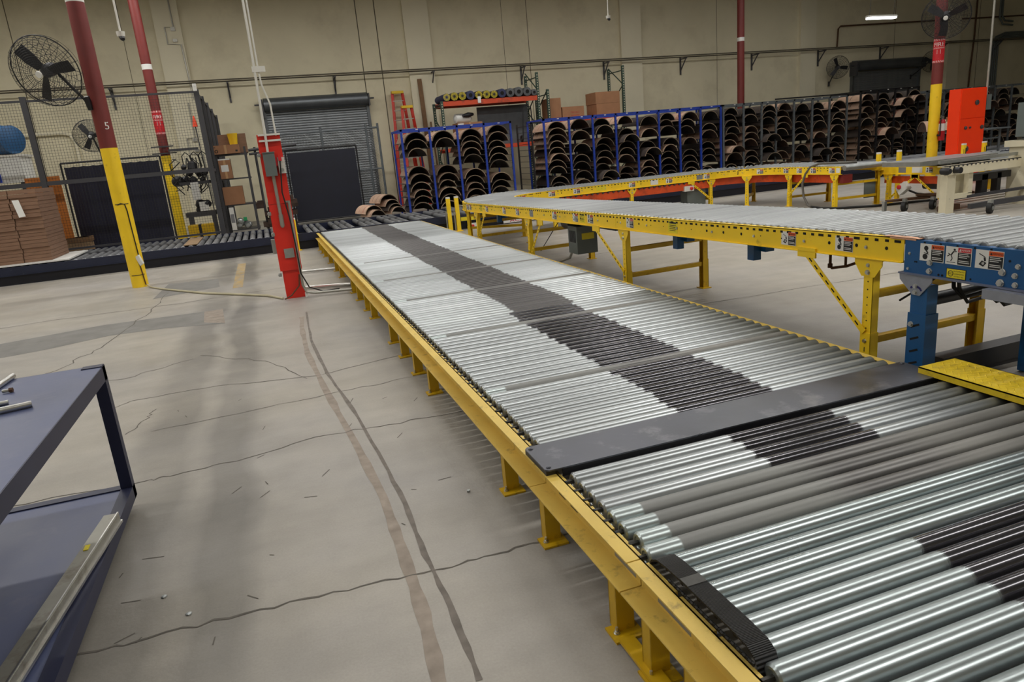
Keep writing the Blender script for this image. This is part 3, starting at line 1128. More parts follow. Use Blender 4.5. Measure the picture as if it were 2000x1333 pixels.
MB().box(3.0985, 3.0995, 8.18, 8.30, zA(8.2) - .105, zA(8.2) - .02).build('nameplate', LGRAY, t)
for y in (3.0, 5.86, 8.42, 10.72):
    zt = zA(y) - .132
    stand_leg(t, 3.13, y, zt, (-1, 0, 0))
    stand_leg(t, 3.985, y + .02, zt, (1, 0, 0), YEL_D)
    crossbar(t, (3.16, y, zt * .36), (3.96, y + .02, zt * .36))
    crossbar(t, (3.16, y, zt * .72), (3.96, y + .02, zt * .72))
brace(t, (3.094, 3.02, .33), (3.094, 3.47, .715), (-1, 0, 0))
brace(t, (3.094, 5.88, .30), (3.094, 6.42, .645), (-1, 0, 0))
brace(t, (3.094, 8.40, .12), (3.094, 7.95, .60), (-1, 0, 0))
brace(t, (3.094, 10.70, .14), (3.094, 10.25, .57), (-1, 0, 0))
brace(t, (4.02, 5.80, .50), (4.02, 5.45, .68), (1, 0, 0), YEL_D, slots=False)
for y in (5.26, 4.25, 10.2, 11.1):      # blue bed supports under the arm
    z0 = zA(y) - .135
    mb = MB().box(3.28, 3.345, y - .035, y + .035, z0 - .15, z0)
    mb.build('blue_hanger', BLUE, t)
    MB().box(3.345, 3.9, y - .03, y + .03, z0 - .075, z0 - .01).box(3.345, 3.42, y - .085, y + .03, z0 - .09, z0 - .01).build('blue_cross_channel', BLUE, t)
MB().box(3.34, 3.78, 3.42, 3.66, zA(3.5) - .19, zA(3.5) - .13).build('valve_tray', YEL_D, t)
MB().tube([(3.40, 3.60, .69), (3.40, 3.60, .585), (3.40, 3.585, .572), (3.40, 3.46, .60), (3.40, 3.36, .64)], .009, 8).tube([(3.40, 3.60, .6), (3.40, 3.60, .572)], .015, 8).tube([(3.40, 3.47, .68), (3.40, 3.47, .6)], .008, 8).build('air_pipe', RUST, t)
MB().box(3.094, 3.14, 2.68, 2.90, .8765, .8785).box(3.094, 3.0965, 2.70, 2.86, .868, .8785).build('orange_tape', TAPE, t)
MB().tube([(3.7, 3.1, .74), (3.6, 2.99, .62), (3.45, 2.96, .55), (3.4, 2.97, .44)], .008, 8).tube([(3.62, 2.95, .74), (3.58, 2.93, .6), (3.5, 3.0, .52), (3.3, 2.96, .48)], .006, 8).build('air_hose', BLKR, t)
MB().box(3.15, 3.98, 11.0, 11.05, zA(11) - .25, zA(11) - .20).build('cross_channel', YEL_D, t)
# grey motor gearbox under the arm
g = thing('drive_unit', 'grey boxed drive motor hanging under the yellow conveyor arm', 'motor', (3.35, 7.3, .29), None)
MB().box(3.22, 3.47, 7.18, 7.42, .29, .60).build('housing', GRAY, g)
mb = MB()
for i in range(5):
    mb.box(3.214, 3.22, 7.22 + i * .035, 7.235 + i * .035, .42, .55)
mb.build('louvres', DKGRAY, g)
mb = MB()
mb.lathe([(.08, 0), (.08, .2), (.03, .21)], (3.30, 7.42, .62), (0, 1, 0), 20)
mb.build('motor', DKGRAY, g)
MB().box(3.28, 3.43, 7.177, 7.18, .45, .52).build('warning_plate', LYEL, g)
MB().box(3.25, 3.95, 6.3, 7.5, .62, .64).build('drive_guard', BLK, g)
MB().tube([(3.52, 7.95, .60), (3.52, 7.97, .25), (3.50, 8.05, .12), (3.4, 8.3, .03), (3.25, 8.45, .02)], .016, 10).build('conduit', ALU, g)
MB().tube([(3.5, 8.3, .58), (3.5, 9.05, .1)], .006, 6).build('stay_rod', BLK, g)

# ---- bend
def arc(cx, cy, R, a0, a1, z0, z1, n=14):
    return [(cx + R * math.cos(math.radians(a0 + (a1 - a0) * i / n)), cy + R * math.sin(math.radians(a0 + (a1 - a0) * i / n)), z0 + (z1 - z0) * i / n) for i in range(n + 1)]


B1 = arc(4.82, 11.23, 1.26, 180, 90, .712, .705)
t = thing('roller_conveyor', 'curved waist-high yellow roller conveyor bend in front of the blue racks', 'conveyor', (4.0, 12.0, 0))
rails(t, B1)
rollers(t, B1, .03, path_len(B1) - .03, .066, ME_UPC)
rail_print(t, B1, .46, -1, .05, 1.9, .09, seed=5)
rail_print(t, B1, .46, 1, .05, 1.9, .09, seed=6)
stand_leg(t, 3.40, 12.22, .56, (-.7, .7, 0))
stand_leg(t, 4.22, 11.62, .56, (.7, -.7, 0), YEL_D)
crossbar(t, (3.40, 12.22, .2), (4.22, 11.62, .2))
crossbar(t, (3.40, 12.22, .42), (4.22, 11.62, .42))
stick(t, 0, (4.30, 11.83, .645), math.radians(-30), .9)

# ---- far run
FR = [(4.83, 12.49, .705), (8.47, 12.49, .712)]
t = thing('roller_conveyor', 'far straight run of yellow roller conveyor below the blue racks, orange guard beneath', 'conveyor', (6.6, 12.5, 0))
rails(t, FR)
rollers(t, FR, .04, path_len(FR) - .03, .0685, ME_UP)
rail_print(t, FR, .46, 1, .04, 3.6, .0685, seed=8)
for x, k in ((4.95, 2), (5.45, 0), (6.6, 2), (7.4, 0), (8.25, 2)):
    stick(t, k, (x, 12.03 - .0012, .645), 0, .95)
MB().box(5.85, 6.05, 12.0285, 12.0295, .60, .69).build('printed_notice', LYEL, t)
MB().box(7.0, 7.16, 12.0285, 12.0295, .60, .69).build('caution_notice', LWHITE, t)
MB().box(8.02, 8.16, 12.0285, 12.0295, .60, .69).build('nameplate', LGRAY, t)
mb = MB().box(4.9, 8.47, 12.06, 12.075, .42, .56).box(4.9, 8.47, 12.075, 12.12, .42, .435)
mb.build('drive_guard', GUARD, t)
mb = MB()
xx = 5.0
while xx < 8.4:
    mb.tube([(xx, 12.03, .555), (xx, 12.9, .555)], .018, 8)
    xx += .11
mb.build('pressure_rollers', DKGRAY, t)
for x in (5.0, 6.6, 8.36):
    stand_leg(t, x, 12.07, .572, (0, -1, 0))
    stand_leg(t, x, 12.92, .572, (0, 1, 0), YEL_D)
    crossbar(t, (x, 12.07, .2), (x, 12.92, .2))
    crossbar(t, (x, 12.07, .42), (x, 12.92, .42))
brace(t, (8.34, 12.035, .2), (7.9, 12.035, .55), (0, -1, 0))
g = thing('control_box', 'grey control cabinet under the far conveyor run with a white stop-switch box', 'cabinet', (8.1, 12.2, 0))
MB().box(7.86, 8.28, 12.12, 12.36, .10, .50).build('housing', GRAY, g)
MB().box(7.90, 7.94, 12.14, 12.34, 0, .10).box(8.20, 8.24, 12.14, 12.34, 0, .10).build('feet', DKGRAY, g)
s_ = MB().box(7.74, 7.95, 12.02, 12.10, .40, .50).build('switch_box', LWHITE, g)
MB().lathe([(.032, 0), (.034, .02), (.02, .035)], (7.89, 12.02, .45), (0, -1, 0), 16).build('stop_button', LRED, s_)

# ---- second bend and end piece
B2 = arc(8.48, 11.23, 1.26, 90, 0, .712, .718) + [(9.74, 9.66, .722)]
t = thing('roller_conveyor', 'last bend and end of the yellow roller conveyor, turning toward the cream machine', 'conveyor', (9.4, 11, 0))
rails(t, B2)
rollers(t, B2[:15], .03, path_len(B2[:15]) - .03, .066, ME_UPC)
rollers(t, B2[14:], .03, path_len(B2[14:]) - .06, .0685, ME_UP)
rail_print(t, B2, .46, 1, .05, 3.4, .08, seed=9)
for y, k in ((11.0, 0), (10.65, 2), (10.3, 0), (9.86, 2)):
    stick(t, k, (9.28 - .0012, y, .655), SINK, .95)
stick(t, 0, (8.92, 11.90, .65), math.radians(-30), .95)
stick(t, 2, (9.18, 11.61, .65), math.radians(-60), .95)
MB().box(9.2785, 9.2795, 9.68, 9.76, .62, .70).build('nameplate', LWHITE, t)
mb = MB().sweep([(p[0], p[1], 0) for p in B2], .36, .375, .44, .575)
mb.build('drive_guard', GUARD, t)
for x, y, f in ((9.31, 10.93, (-1, 0, 0)), (9.31, 9.80, (-1, 0, 0)), (10.16, 10.86, (1, 0, 0)), (10.16, 9.72, (1, 0, 0)), (9.02, 11.80, (-.7, -.7, 0)), (9.63, 12.38, (.7, .7, 0))):
    stand_leg(t, x, y, .585, f, YEL if f[0] < 0 else YEL_D)
for a, b in (((9.33, 10.93), (10.13, 10.86)), ((9.33, 9.80), (10.13, 9.72)), ((9.04, 11.82), (9.6, 12.36))):
    for z in (.17, .42):
        crossbar(t, (a[0], a[1], z), (b[0], b[1], z))
brace(t, (9.275, 10.91, .2), (9.275, 10.5, .555), (-1, 0, 0))
MB().cyl((9.30, 9.60, .695), (10.18, 9.60, .695), .045, 18).build('end_roller', GALV, t)
MB().box(9.9, 10.14, 9.74, 9.76, .13, .40).build('grey_panel', GRAY, t)
MB().box(9.32, 9.52, 9.64, 9.72, .44, .58).build('chain_case', mat('dark_red_case', (120, 34, 30), .5), t)
h = MB().tube([(9.22, 10.26, .03), (9.22, 10.34, .05), (9.24, 10.48, .2), (9.25, 10.53, .42), (9.27, 10.48, .6), (9.29, 10.38, .72), (9.32, 10.2, .775), (9.4, 9.95, .775), (9.6, 9.8, .765), (9.8, 9.85, .755)], .02, 10)
tag(h.build('loop_hose', mat('grey_hose', (96, 92, 86), .5, 0, .1, 10)), 'thick grey hose looping up over the end of the yellow conveyor', 'hose')
h = MB().tube([(9.22, 10.26, .03), (9.2, 10.0, .022), (9.3, 9.7, .022), (9.75, 9.42, .022), (10.2, 9.3, .022), (10.9, 9.15, .022)], .02, 10)
tag(h.build('floor_cable', BLKR), 'black cable lying on the floor under the yellow conveyor end', 'cable')

# ------------------------------------------------------------------ blue section at the right
BX, BT, BB, BY = 3.10, .872, .70, 2.765       # face, top, bottom, far end
t = thing('roller_conveyor', 'blue-sided roller conveyor section at the right edge with three warning labels', 'conveyor', (3.56, 2.0, 0))
for s in (-1, 1):
    x = 3.56 + s * .46
    MB().box(x - .003, x + .003, 1.0, BY, BB, BT).box(x, x - s * .04, 1.0, BY, BT - .005, BT).build('side_rail', BLUE, t)
    MB().box(x + s * .02, x - s * .05, 1.0, BY + .02, BB - .008, BB).build('rail_flange', mat('grey_blue_flange', (112, 118, 140), .4, .3, .1, 8) if s < 0 else BLUE, t)
ME_BL = roller_mesh(.88, .031, 18, [R_UP, SHAFT], shaft=.02)
y = 2.71
while y > 1.05:
    inst('roller', ME_BL, (3.56, y, .864), t, (random.uniform(0, 6.28), 0, math.radians(3 if y > 2.6 else 0)))
    y -= .087
for y, k in ((2.605, 0), (2.46, 1), (2.305, 2)):
    stick(t, k, (BX - .0042, y, .815), SINK, .97)
lb = MB().box(BX - .0045, BX - .0035, 2.414, 2.518, .702, .752, 0)
lb.box(BX - .0048, BX - .0044, 2.417, 2.515, .705, .749, 1)
fn = lambda yy, zz: (lambda a, b: (BX - .0053, yy - a, zz + b))
lb.ring((BX - .0052, 2.494, .727), (1, 0, 0), .0135, .0014, 20, 4, 0)
lb.text('ACS', .010, fn(2.494, .727), 0)
for body, z in (('AUTOMATED', .740), ('CONVEYOR', .727), ('SYSTEMS, INC.', .714)):
    lb.text(body, .0068, fn(2.450, z), 0)
lb.build('maker_label', [LBLACK, LYEL], t)
bb = MB()
for y, z, r in ((2.735, .80, .006), (2.612, .766, .0125), (2.612, .722, .0125), (2.238, .766, .0135), (2.243, .716, .0145), (2.17, .80, .010), (2.18, .757, .011), (2.175, .716, .011), (2.05, .80, .013), (2.74, .72, .006)):
    hex_bolt(bb, (BX - .003, y, z), (-1, 0, 0), r)
bb.build('rail_bolts', STEEL, t)['kind'] = 'stuff'
hb = MB()
for y, z, r in ((2.70, .76, .0045), (2.69, .76, .0045), (2.21, .82, .006), (2.39, .712, .005), (2.56, .71, .006), (2.54, .71, .006), (2.56, .862, .006), (2.47, .862, .006), (2.38, .862, .006), (2.30, .862, .006), (2.65, .862, .006)):
    hb.tube([(BX - .004, y, z), (BX - .0028, y, z)], r, 10)
hb.build('bolt_holes', HOLE, t)['kind'] = 'stuff'
LSIL = mat('silver_bracket', (160, 164, 176), .4, .6, .06, 20)
vs = [(2.785, .692), (2.59, .692), (2.59, .665), (2.655, .588), (2.70, .588), (2.78, .66)]
MB().prism(vs, 'x', BX - .010, BX - .004).build('gusset_plate', LSIL, t)
mb = MB()
for i in range(7):
    a = math.pi * (.15 + .7 * i / 6)
    b_ = math.pi * (.15 + .7 * (i + 1) / 6)
    mb.bar((BX - .0108, 2.68 + .034 * math.cos(a), .612 + .022 * math.sin(a)), (BX - .0108, 2.68 + .034 * math.cos(b_), .612 + .022 * math.sin(b_)), .001, .010)
mb.build('pivot_slot', mat('pivot_slot', (40, 40, 110), .5), t)
bb = MB()
hex_bolt(bb, (BX - .0105, 2.682, .635), (-1, 0, 0), .010)
hex_bolt(bb, (BX - .0105, 2.682, .603), (-1, 0, 0), .010)
bb.build('pivot_bolts', STEEL, t)['kind'] = 'stuff'
for y0 in (2.665, 1.3):
    MB().box(BX - .002, BX + .07, y0 - .048, y0 + .048, .30, .64).build('leg', BLUE, t)
    lo = MB().box(BX - .009, BX + .078, y0 - .054, y0 + .054, .008, .49).build('leg_sleeve', BLUE, t)
    hb = MB()
    for i in range(5):
        z = .415 - i * .068
        hb.bar((BX - .0095, y0 + .03, z), (BX - .0095, y0 - .02, z + .022), .001, .011, up=(0, 0, 1))
    hb.build('slots', HOLE, lo)['kind'] = 'stuff'
    bb = MB()
    hex_bolt(bb, (BX - .009, y0 + .03, .43), (-1, 0, 0), .012)
    hex_bolt(bb, (BX - .009, y0 + .035, .16), (-1, 0, 0), .012)
    bb.build('leg_bolts', STEEL, lo)['kind'] = 'stuff'
    MB().box(3.95, 4.02, y0 - .05, y0 + .05, .008, .69).build('leg', BLUE, t)
    MB().box(BX - .02, BX + .09, y0 - .07, y0 + .07, 0, .008).build('foot_plate', BLUE, t)
MB().cyl((BX + .07, 2.66, .555), (3.96, 2.66, .565), .034, 16).build('cross_tube', BLK, t)
MB().box(BX - .06, BX - .004, 1.9, 2.285, .645, .69).build('silver_channel', LSIL, t)
mb = MB()
for i, (yy, zz) in enumerate(((2.60, .57), (2.57, .55), (2.42, .58), (2.38, .57))):
    mb.tube([(3.25, yy, .70), (3.25, yy - .005, .62), (3.27, yy - .04, zz), (3.42, yy - .06, zz + .02), (3.6, yy, .65)], .010, 8)
mb.build('air_hoses', BLKR, t)
MB().tube([(3.28, 2.45, .70), (3.28, 2.44, .62), (3.32, 2.42, .57)], .006, 6).build('red_hose', mat('red_hose', (150, 66, 40), .5), t)
o = MB().box(3.5, 4.6, 2.82, 2.92, .03, .13).box(3.5, 4.6, 2.83, 2.91, 0, .03).build('floor_channel', BLK)
tag(o, 'black steel channel lying on the floor behind the blue conveyor leg', 'channel')
# yellow end guard behind the blue section
g = thing('end_guard', 'yellow rail piece behind the blue conveyor section at the right edge', 'guard', (4.1, 2.6, 0))
MB().box(4.05, 4.08, 1.6, 2.76, .79, .872).build('rail', YEL, g)
MB().box(4.04, 4.09, 2.4, 2.46, 0, .79).build('post', YEL_D, g)

# ------------------------------------------------------------------ dark low conveyor crossing the back
R_DK = roller_mat('grey_crossing_roller', 1.98, [(-.99, (150, 152, 156)), (-.1, (148, 150, 154)), (0, (84, 84, 88)), (.1, (88, 88, 92)), (.22, (146, 148, 152)), (.99, (144, 146, 150))],
                  [(-.99, .4), (.99, .42)])
ME_DK = roller_mesh(1.98, .05, 14, [R_DK, SHAFT], shaft=.01)
t = thing('crossing_conveyor', 'long dark blue low roller conveyor crossing the hall in front of the fence and racks', 'conveyor', (3, 15, 0))
MB().box(-9, 22, 13.99, 14.03, .165, .30).box(-9, 22, 13.97, 14.06, .16, .168).build('side_rail', DKBLU, t)
MB().box(-9, 22, 16.06, 16.12, .165, .30).box(-9, 22, 16.0, 16.15, .16, .168).box(-9, 22, 16.12, 16.4, .23, .24).build('side_rail', DKBLU, t)
MB().box(-9, 22, 14.02, 14.06, 0, .16).box(-9, 22, 16.02, 16.06, 0, .16).build('base_skirt', DKBASE, t)
MB().box(-9, 22, 14.1, 16.0, .12, .15).build('bed_pan', DKBASE, t)
x, i = -8.9, 0
while x < 21.9:
    gap = (i % 4 == 3) and x > .4
    if not gap:
        inst('roller', ME_DK, (x, 15.045, .265), t, (random.uniform(0, 6.28), 0, math.pi / 2))
    x += .134
    i += 1
MB().box(-1.52, -1.28, 14.1, 15.6, .316, .328).build('infill_board', WOODT2, t)
mb = MB().box(4.62, 5.30, 13.962, 13.97, .02, .12, 0)
mb.text('ACSI', .075, lambda a, b: (4.92 + a * 1.5, 13.9605, .07 + b), 1)
mb.build('maker_sign', [LWHITE, LRED], t)
MB().box(3.72, 4.05, 13.982, 13.99, .17, .245).build('yellow_notice', LYEL, t)
w = MB().box(3.84, 4.06, 13.9, 13.965, .0, .11).build('switch_box', LWHITE, t)
MB().lathe([(.03, 0), (.032, .02), (.02, .03)], (3.93, 13.9, .055), (0, -1, 0), 14).build('stop_button', LRED, w)


def bollard(x, y, z0, z1, w, d, label, post=YEL, group=None):
    t = thing('guard_post', label, 'post', (x, y, 0), group)
    MB().box(x - w / 2, x + w / 2, y - d / 2, y + d / 2, z0, z1).build('post', post, t)
    MB().box(x - w, x + w, y - d * .8, y + d * .8, 0, .01).build('foot_plate', post, t)
    MB().box(x - w / 2, x + w / 2, y - d / 2, y + d / 2, z1, z1 + .03).build('cap', LWHITE, t)
    return t


bollard(.46, 13.9, .01, .58, .07, .06, 'yellow guard post behind the red electrical post')
for x, lab in ((3.43, 'left one of two yellow guard posts beside the crossing conveyor'), (3.60, 'right one of two yellow guard posts beside the crossing conveyor')):
    t = bollard(x, 13.75, .01, .66, .075, .06, lab)
    MB().tube([(x - .07, 13.74, .02), (x - .07, 13.74, .42)], .014, 8).box(x - .09, x - .03, 13.73, 13.76, .36, .38).build('side_rod', GALV, t)

# ------------------------------------------------------------------ columns
def fire_sign(t, cx, cy, R, zc, yaw0, h=.5, half=1.35):
    """wrapped FIRE EXTINGUISHER sign; yaw0 = direction it faces"""
    def P(a, z, rr=0.0):
        th = yaw0 + a / R
        return (cx + (R + .002 + rr) * math.cos(th), cy + (R + .002 + rr) * math.sin(th), zc + z)
    mb = MB()
    n = 18
    wd = half * R
    for j in range(n):
        a0, a1 = -wd + 2 * wd * j / n, -wd + 2 * wd * (j + 1) / n
        mb.add([P(a0, -h / 2), P(a1, -h / 2), P(a1, h / 2), P(a0, h / 2)], [(0, 1, 2, 3)], 0)
    for j in range(9):
        a = -wd + 2 * wd * (j + .2) / 9
        for z in (h / 2 - .045, -h / 2 + .005):
            mb.add([P(a, z, .001), P(a + .012, z, .001), P(a + .026, z + .04, .001), P(a + .014, z + .04, .001)], [(0, 1, 2, 3)], 1)
    mb.text('FIRE', .082, lambda a, b: P(a, .13 + b, .0015), 1)
    mb.text('EXTINGUISHER', .026, lambda a, b: P(a, .055 + b, .0015), 1)
    ar = [(-.035, .02), (.035, .02), (.035, -.07), (.085, -.07), (0, -.165), (-.085, -.07), (-.035, -.07)]
    mb.add([P(a, b, .0015) for a, b in ar], [(0, 6, 2, 1), (5, 4, 3)], 1)
    ir = [(-.016, .0), (.016, .0), (.016, -.088), (.042, -.088), (0, -.135), (-.042, -.088), (-.016, -.088)]
    mb.add([P(a, b, .002) for a, b in ir], [(0, 6, 2, 1), (5, 4, 3)], 0)
    return mb.build('fire_extinguisher_sign', [SIGNR, LWHITE], t)


def column(x, y, R, ztop, zpaint, label, zring=None, rings=1):
    t = thing('steel_column', label, 'column', (x, y, 0))
    MB().lathe([(R * 1.01, 0), (R * 1.01, zpaint)], (x, y, 0), (0, 0, 1), 28).build('yellow_base', YEL, t)
    MB().lathe([(R, zpaint), (R, ztop)], (x, y, 0), (0, 0, 1), 28).build('upper_shaft', MAROON, t)
    if zring:
        MB().lathe([(R * 1.012, zring), (R * 1.012, zring + .12)], (x, y, 0), (0, 0, 1), 28).build('white_band', LWHITE, t)
    return t


CA = column(-1.95, 11.66, .112, 8.6, 2.01, 'red and yellow steel column nearest on the left, with cables taped to it', 3.92)
d = Vector((1.95, -11.66, 0)).normalized()
MB().text('5', .10, lambda a, b: (-1.95 + .113 * math.cos(-1.02 + a / .113), 11.66 + .113 * math.sin(-1.02 + a / .113), 2.31 + b)).build('stencilled_number', LWHITE, CA)
CB = column(-2.08, 19.6, .112, 8.6, 2.08, 'red and yellow steel column standing behind the mesh fence', 4.07)
fire_sign(CB, -2.08, 19.6, .112, 2.86, math.atan2(-19.6, 2.08), .55)
MB().box(-2.35, -1.85, 19.44, 19.48, 2.28, 2.31).box(-2.35, -1.8, 19.44, 19.48, 2.12, 2.15).box(-1.98, -1.3, 19.40, 19.43, 2.16, 2.22).build('bracket_arms', DKGRAY, CB)
CC = column(16.25, 21.6, .12, 8.6, 1.9, 'dark red column rising behind the grey racks', 4.35)
CD = column(14.63, 12.5, .112, 8.6, 2.06, 'red and yellow steel column on the right with a fire sign and a fan')
fire_sign(CD, 14.63, 12.5, .112, 2.76, math.atan2(-12.5, -14.63), .5)
# cables taped to the left column
mb = MB()
a = lambda th, z, e=.008: (-1.95 + (.113 + e) * math.cos(th), 11.66 + (.113 + e) * math.sin(th), z)
mb.tube([a(-1.9, 1.22), a(-1.5, 1.235), a(-1.1, 1.22), a(-.98, 1.12), a(-.95, .9), a(-.9, .7), a(-.86, .55), a(-.85, .45)], .008, 8)
mb.tube([a(-2.2 + i * .2, .185, .004) for i in range(9)], .005, 6)
mb.tube([a(-2.2 + i * .2, 1.225, .004) for i in range(9)], .005, 6)
mb.build('black_cable', BLKR, CA)
MB().tube([a(-.9, .45), a(-1.0, .36), a(-.92, .28), a(-.86, .2), a(-.8, .1), a(-.75, .03)], .009, 6).build('brown_cable', RUST, CA)
MB().obox(Vector(a(-.9, .40, .02)), Vector((.6, -.3, .4)).normalized(), Vector((.4, .9, 0)).normalized(), Vector((-.3, .1, .9)).normalized(), .03, .02, .07).build('junction_box', LWHITE, CA)

# floor cables from the column to the red post
for k in (0, 1):
    pts = [(-1.84, 11.55, .03), (-1.75, 11.3, .012), (-1.5, 10.85 + k * .04, .012), (-.95, 10.02 + k * .05, .012), (-.5, 9.5 + k * .04, .012), (-.15, 9.08 + k * .05, .012), (.02, 8.72 + k * .03, .012)]
    o = MB().tube(pts, .011, 8).build('extension_cord', mat('pale_cord', (178, 170, 142), .6))
    tag(o, ('nearer' if k == 0 else 'farther') + ' of two pale cords on the floor between left column and red post', 'cord')


# ------------------------------------------------------------------ fans
def fan(c, n, R, label, mount, cat='fan', blade0=0.3, wall=False, group=None, dk=BLK):
    c, n = Vector(c), Vector(n).normalized()
    t = thing('drum_fan' if not wall else 'wall_fan', label, cat, tuple(c), group)
    up = Vector((0, 0, 1))
    a = (up - n * up.dot(n)).normalized()
    b = n.cross(a)
    g = MB()
    for i, (rr, h) in enumerate(((1.0, 0), (.97, .07), (.92, .095), (.86, .115), (.80, .13), (.74, .14), (.68, .15), (.62, .156), (.56, .16), (.5, .164), (.44, .167), (.38, .168), (.32, .17), (.26, .17), (.2, .17))):
        g.ring(c + n * h, n, R * rr, .006 if i == 0 else .0026, 40, 4)
    for i, (rr, h) in enumerate(((.97, -.08), (.85, -.11), (.7, -.13), (.55, -.14), (.4, -.15), (.25, -.15))):
        g.ring(c + n * h, n, R * rr, .0026, 40, 4)
    g.ring(c, n, R, .008, 40, 5)
    for k in range(36):
        th = 2 * math.pi * k / 36
        d = a * math.cos(th) + b * math.sin(th)
        g.tube([c + d * R, c + d * R * .97 + n * .07, c + d * R * .7 + n * .15, c + d * R * .2 + n * .17], .0026, 4)
        if k % 2 == 0:
            g.tube([c + d * R, c + d * R * .97 - n * .08, c + d * R * .6 - n * .14, c + d * R * .12 - n * .15], .003, 4)
    g.build('guard', MESHW, t)
    for k in range(3):
        th = blade0 + 2 * math.pi * k / 3
        d = a * math.cos(th) + b * math.sin(th)
        e = n.cross(d)
        vs = []
        for (r, w0, w1, tw) in ((.14, -.10, .10, .6), (.5, -.17, .16, .45), (.86, -.19, .14, .3)):
            for w in (w0, w1):
                vs.append(c + d * (R * r) + e * (R * w) + n * (w * R * tw + .02))
        vs += [v - n * .004 for v in vs]
        MB().add(vs, [(0, 1, 3, 2), (2, 3, 5, 4), (6, 8, 9, 7), (8, 10, 11, 9), (0, 2, 8, 6), (2, 4, 10, 8), (1, 7, 9, 3), (3, 9, 11, 5), (4, 5, 11, 10), (0, 6, 7, 1)]).build('blade', BLK, t)
    MB().lathe([(.06, -.18), (.085, -.14), (.085, 0), (.05, .03)], c, n, 20).build('motor', DKGRAY, t)
    MB().lathe([(R * .10, .168), (R * .09, .182), (R * .03, .185)], c, n, 20).build('hub_badge', LWHITE if not wall else DKGRAY, t)
    m = Vector(mount)
    MB().tube([c - n * .16, (c - n * .2 + m) / 2 + Vector((0, 0, -.03)), m], .02, 8).build('mounting_arm', BLK, t)
    MB().obox(m, a, b, n, .09, .03, .03).build('mount_bracket', BLK, t)
    return t


fan((-2.42, 11.35, 3.03), (-.36, -.87, -.33), .45, 'large black caged fan mounted on the left red column', (-2.05, 11.56, 2.62), blade0=2.75)
fan((14.42, 12.2, 3.42), (-.75, -.58, -.30), .46, 'large black caged fan mounted high on the right red column', (14.56, 12.42, 3.35), blade0=.95)
fan((-3.5, 19.1, 2.64), (.05, -.97, -.15), .36, 'black caged fan on a stand behind the mesh fence', (-3.4, 19.3, 2.2), blade0=.6)
t_ = bpy.data.objects['drum_fan.002']
MB().cyl((-3.4, 19.3, 0), (-3.4, 19.3, 2.2), .025, 10).build('stand_pole', BLK, t_)
MB().lathe([(.3, 0), (.3, .02), (.04, .05)], (-3.4, 19.3, 0), (0, 0, 1), 20).build('stand_base', BLK, t_)
fan((22.16, 23.4, 3.47), (-.45, -.88, -.12), .42, 'black wall fan left of the far right roll-up door', (22.22, 23.92, 2.9), wall=True, blade0=.4)
fan((27.05, 23.4, 3.47), (-.3, -.93, -.15), .42, 'black wall fan right of the far right roll-up door', (26.5, 23.92, 2.95), wall=True, blade0=1.2)

# fire extinguisher on the right column
t = thing('fire_extinguisher', 'red fire extinguisher hanging on the right yellow column', 'extinguisher', (14.66, 12.33, .85))
E0 = Vector((14.70, 12.345, .83))
MB().lathe([(.06, 0), (.066, .015), (.066, .40), (.05, .445), (.025, .46)], E0, (0, 0, 1), 24).build('cylinder', EXTR, t)
MB().lathe([(.067, .21), (.067, .37)], E0, (0, 0, 1), 24).build('label_wrap', LWHITE, t)
MB().lathe([(.02, .46), (.022, .50)], E0, (0, 0, 1), 14).box(E0.x - .06, E0.x + .04, E0.y - .012, E0.y + .012, E0.z + .5, E0.z + .515).bar((E0.x - .05, E0.y, E0.z + .54), (E0.x + .03, E0.y, E0.z + .515), .02, .01).build('valve_handle', GALV, t)
MB().tube([E0 + V(-.03, -.02, .49), E0 + V(-.085, -.03, .45), E0 + V(-.09, -.03, .3), E0 + V(-.085, -.03, .12)], .012, 8).build('hose', BLKR, t)
MB().box(E0.x + .03, E0.x + .07, E0.y - .07, E0.y - .066, E0.z + .40, E0.z + .50).build('tag', CARD, t)
MB().box(E0.x - .09, E0.x - .06, E0.y - .02, E0.y + .12, E0.z + .1, E0.z + .14).build('bracket', BLK, t)

# ------------------------------------------------------------------ red electrical post
t = thing('electrical_post', 'tall red panel post with grey switch box and conduits beside the low conveyor', 'post', (.18, 8.75, 0))
MB().box(.066, .285, 8.72, 8.80, 0, .34).build('lower_panel', REDP, t)
MB().box(.05, .295, 8.70, 8.80, .34, 1.12).build('middle_panel', REDP, t)
MB().box(.05, .295, 8.70, 8.80, 1.124, 1.90).box(.045, .05, 8.70, 8.80, .34, 1.9).build('upper_panel', REDP, t)
MB().box(.06, .30, 8.66, 8.699, 1.885, 1.905).build('top_strut', WHITE_M, t)
MB().box(.06, .30, 8.66, 8.699, 1.82, 1.84).build('top_strut', WHITE_M, t)
sb = MB().box(.075, .20, 8.58, 8.70, 1.44, 1.70).box(.07, .205, 8.57, 8.70, 1.695, 1.705).build('switch_box', GRAY, t)
MB().box(.20, .22, 8.62, 8.64, 1.55, 1.64).build('switch_lever', LRED, sb)
jb = MB().box(.225, .30, 8.64, 8.70, 1.46, 1.64).build('relay_box', WHITE_M, t)
MB().box(.235, .27, 8.60, 8.64, 1.60, 1.66).build('red_button_block', LRED, jb)
MB().lathe([(.02, 0), (.02, .03)], (.26, 8.64, 1.50), (0, -1, 0), 12).build('round_knockout', GALV, jb)
MB().box(.125, .235, 8.685, 8.70, .49, .60).lathe([(.018, 0), (.018, .004)], (.16, 8.685, .545), (0, -1, 0), 12).lathe([(.018, 0), (.018, .004)], (.20, 8.685, .545), (0, -1, 0), 12).build('outlet_plate', GALV, t)
mb = MB()
mb.tube([(.155, 8.67, 6.6), (.15, 8.67, 3.0), (.14, 8.67, 1.92), (.135, 8.655, 1.70)], .014, 10)
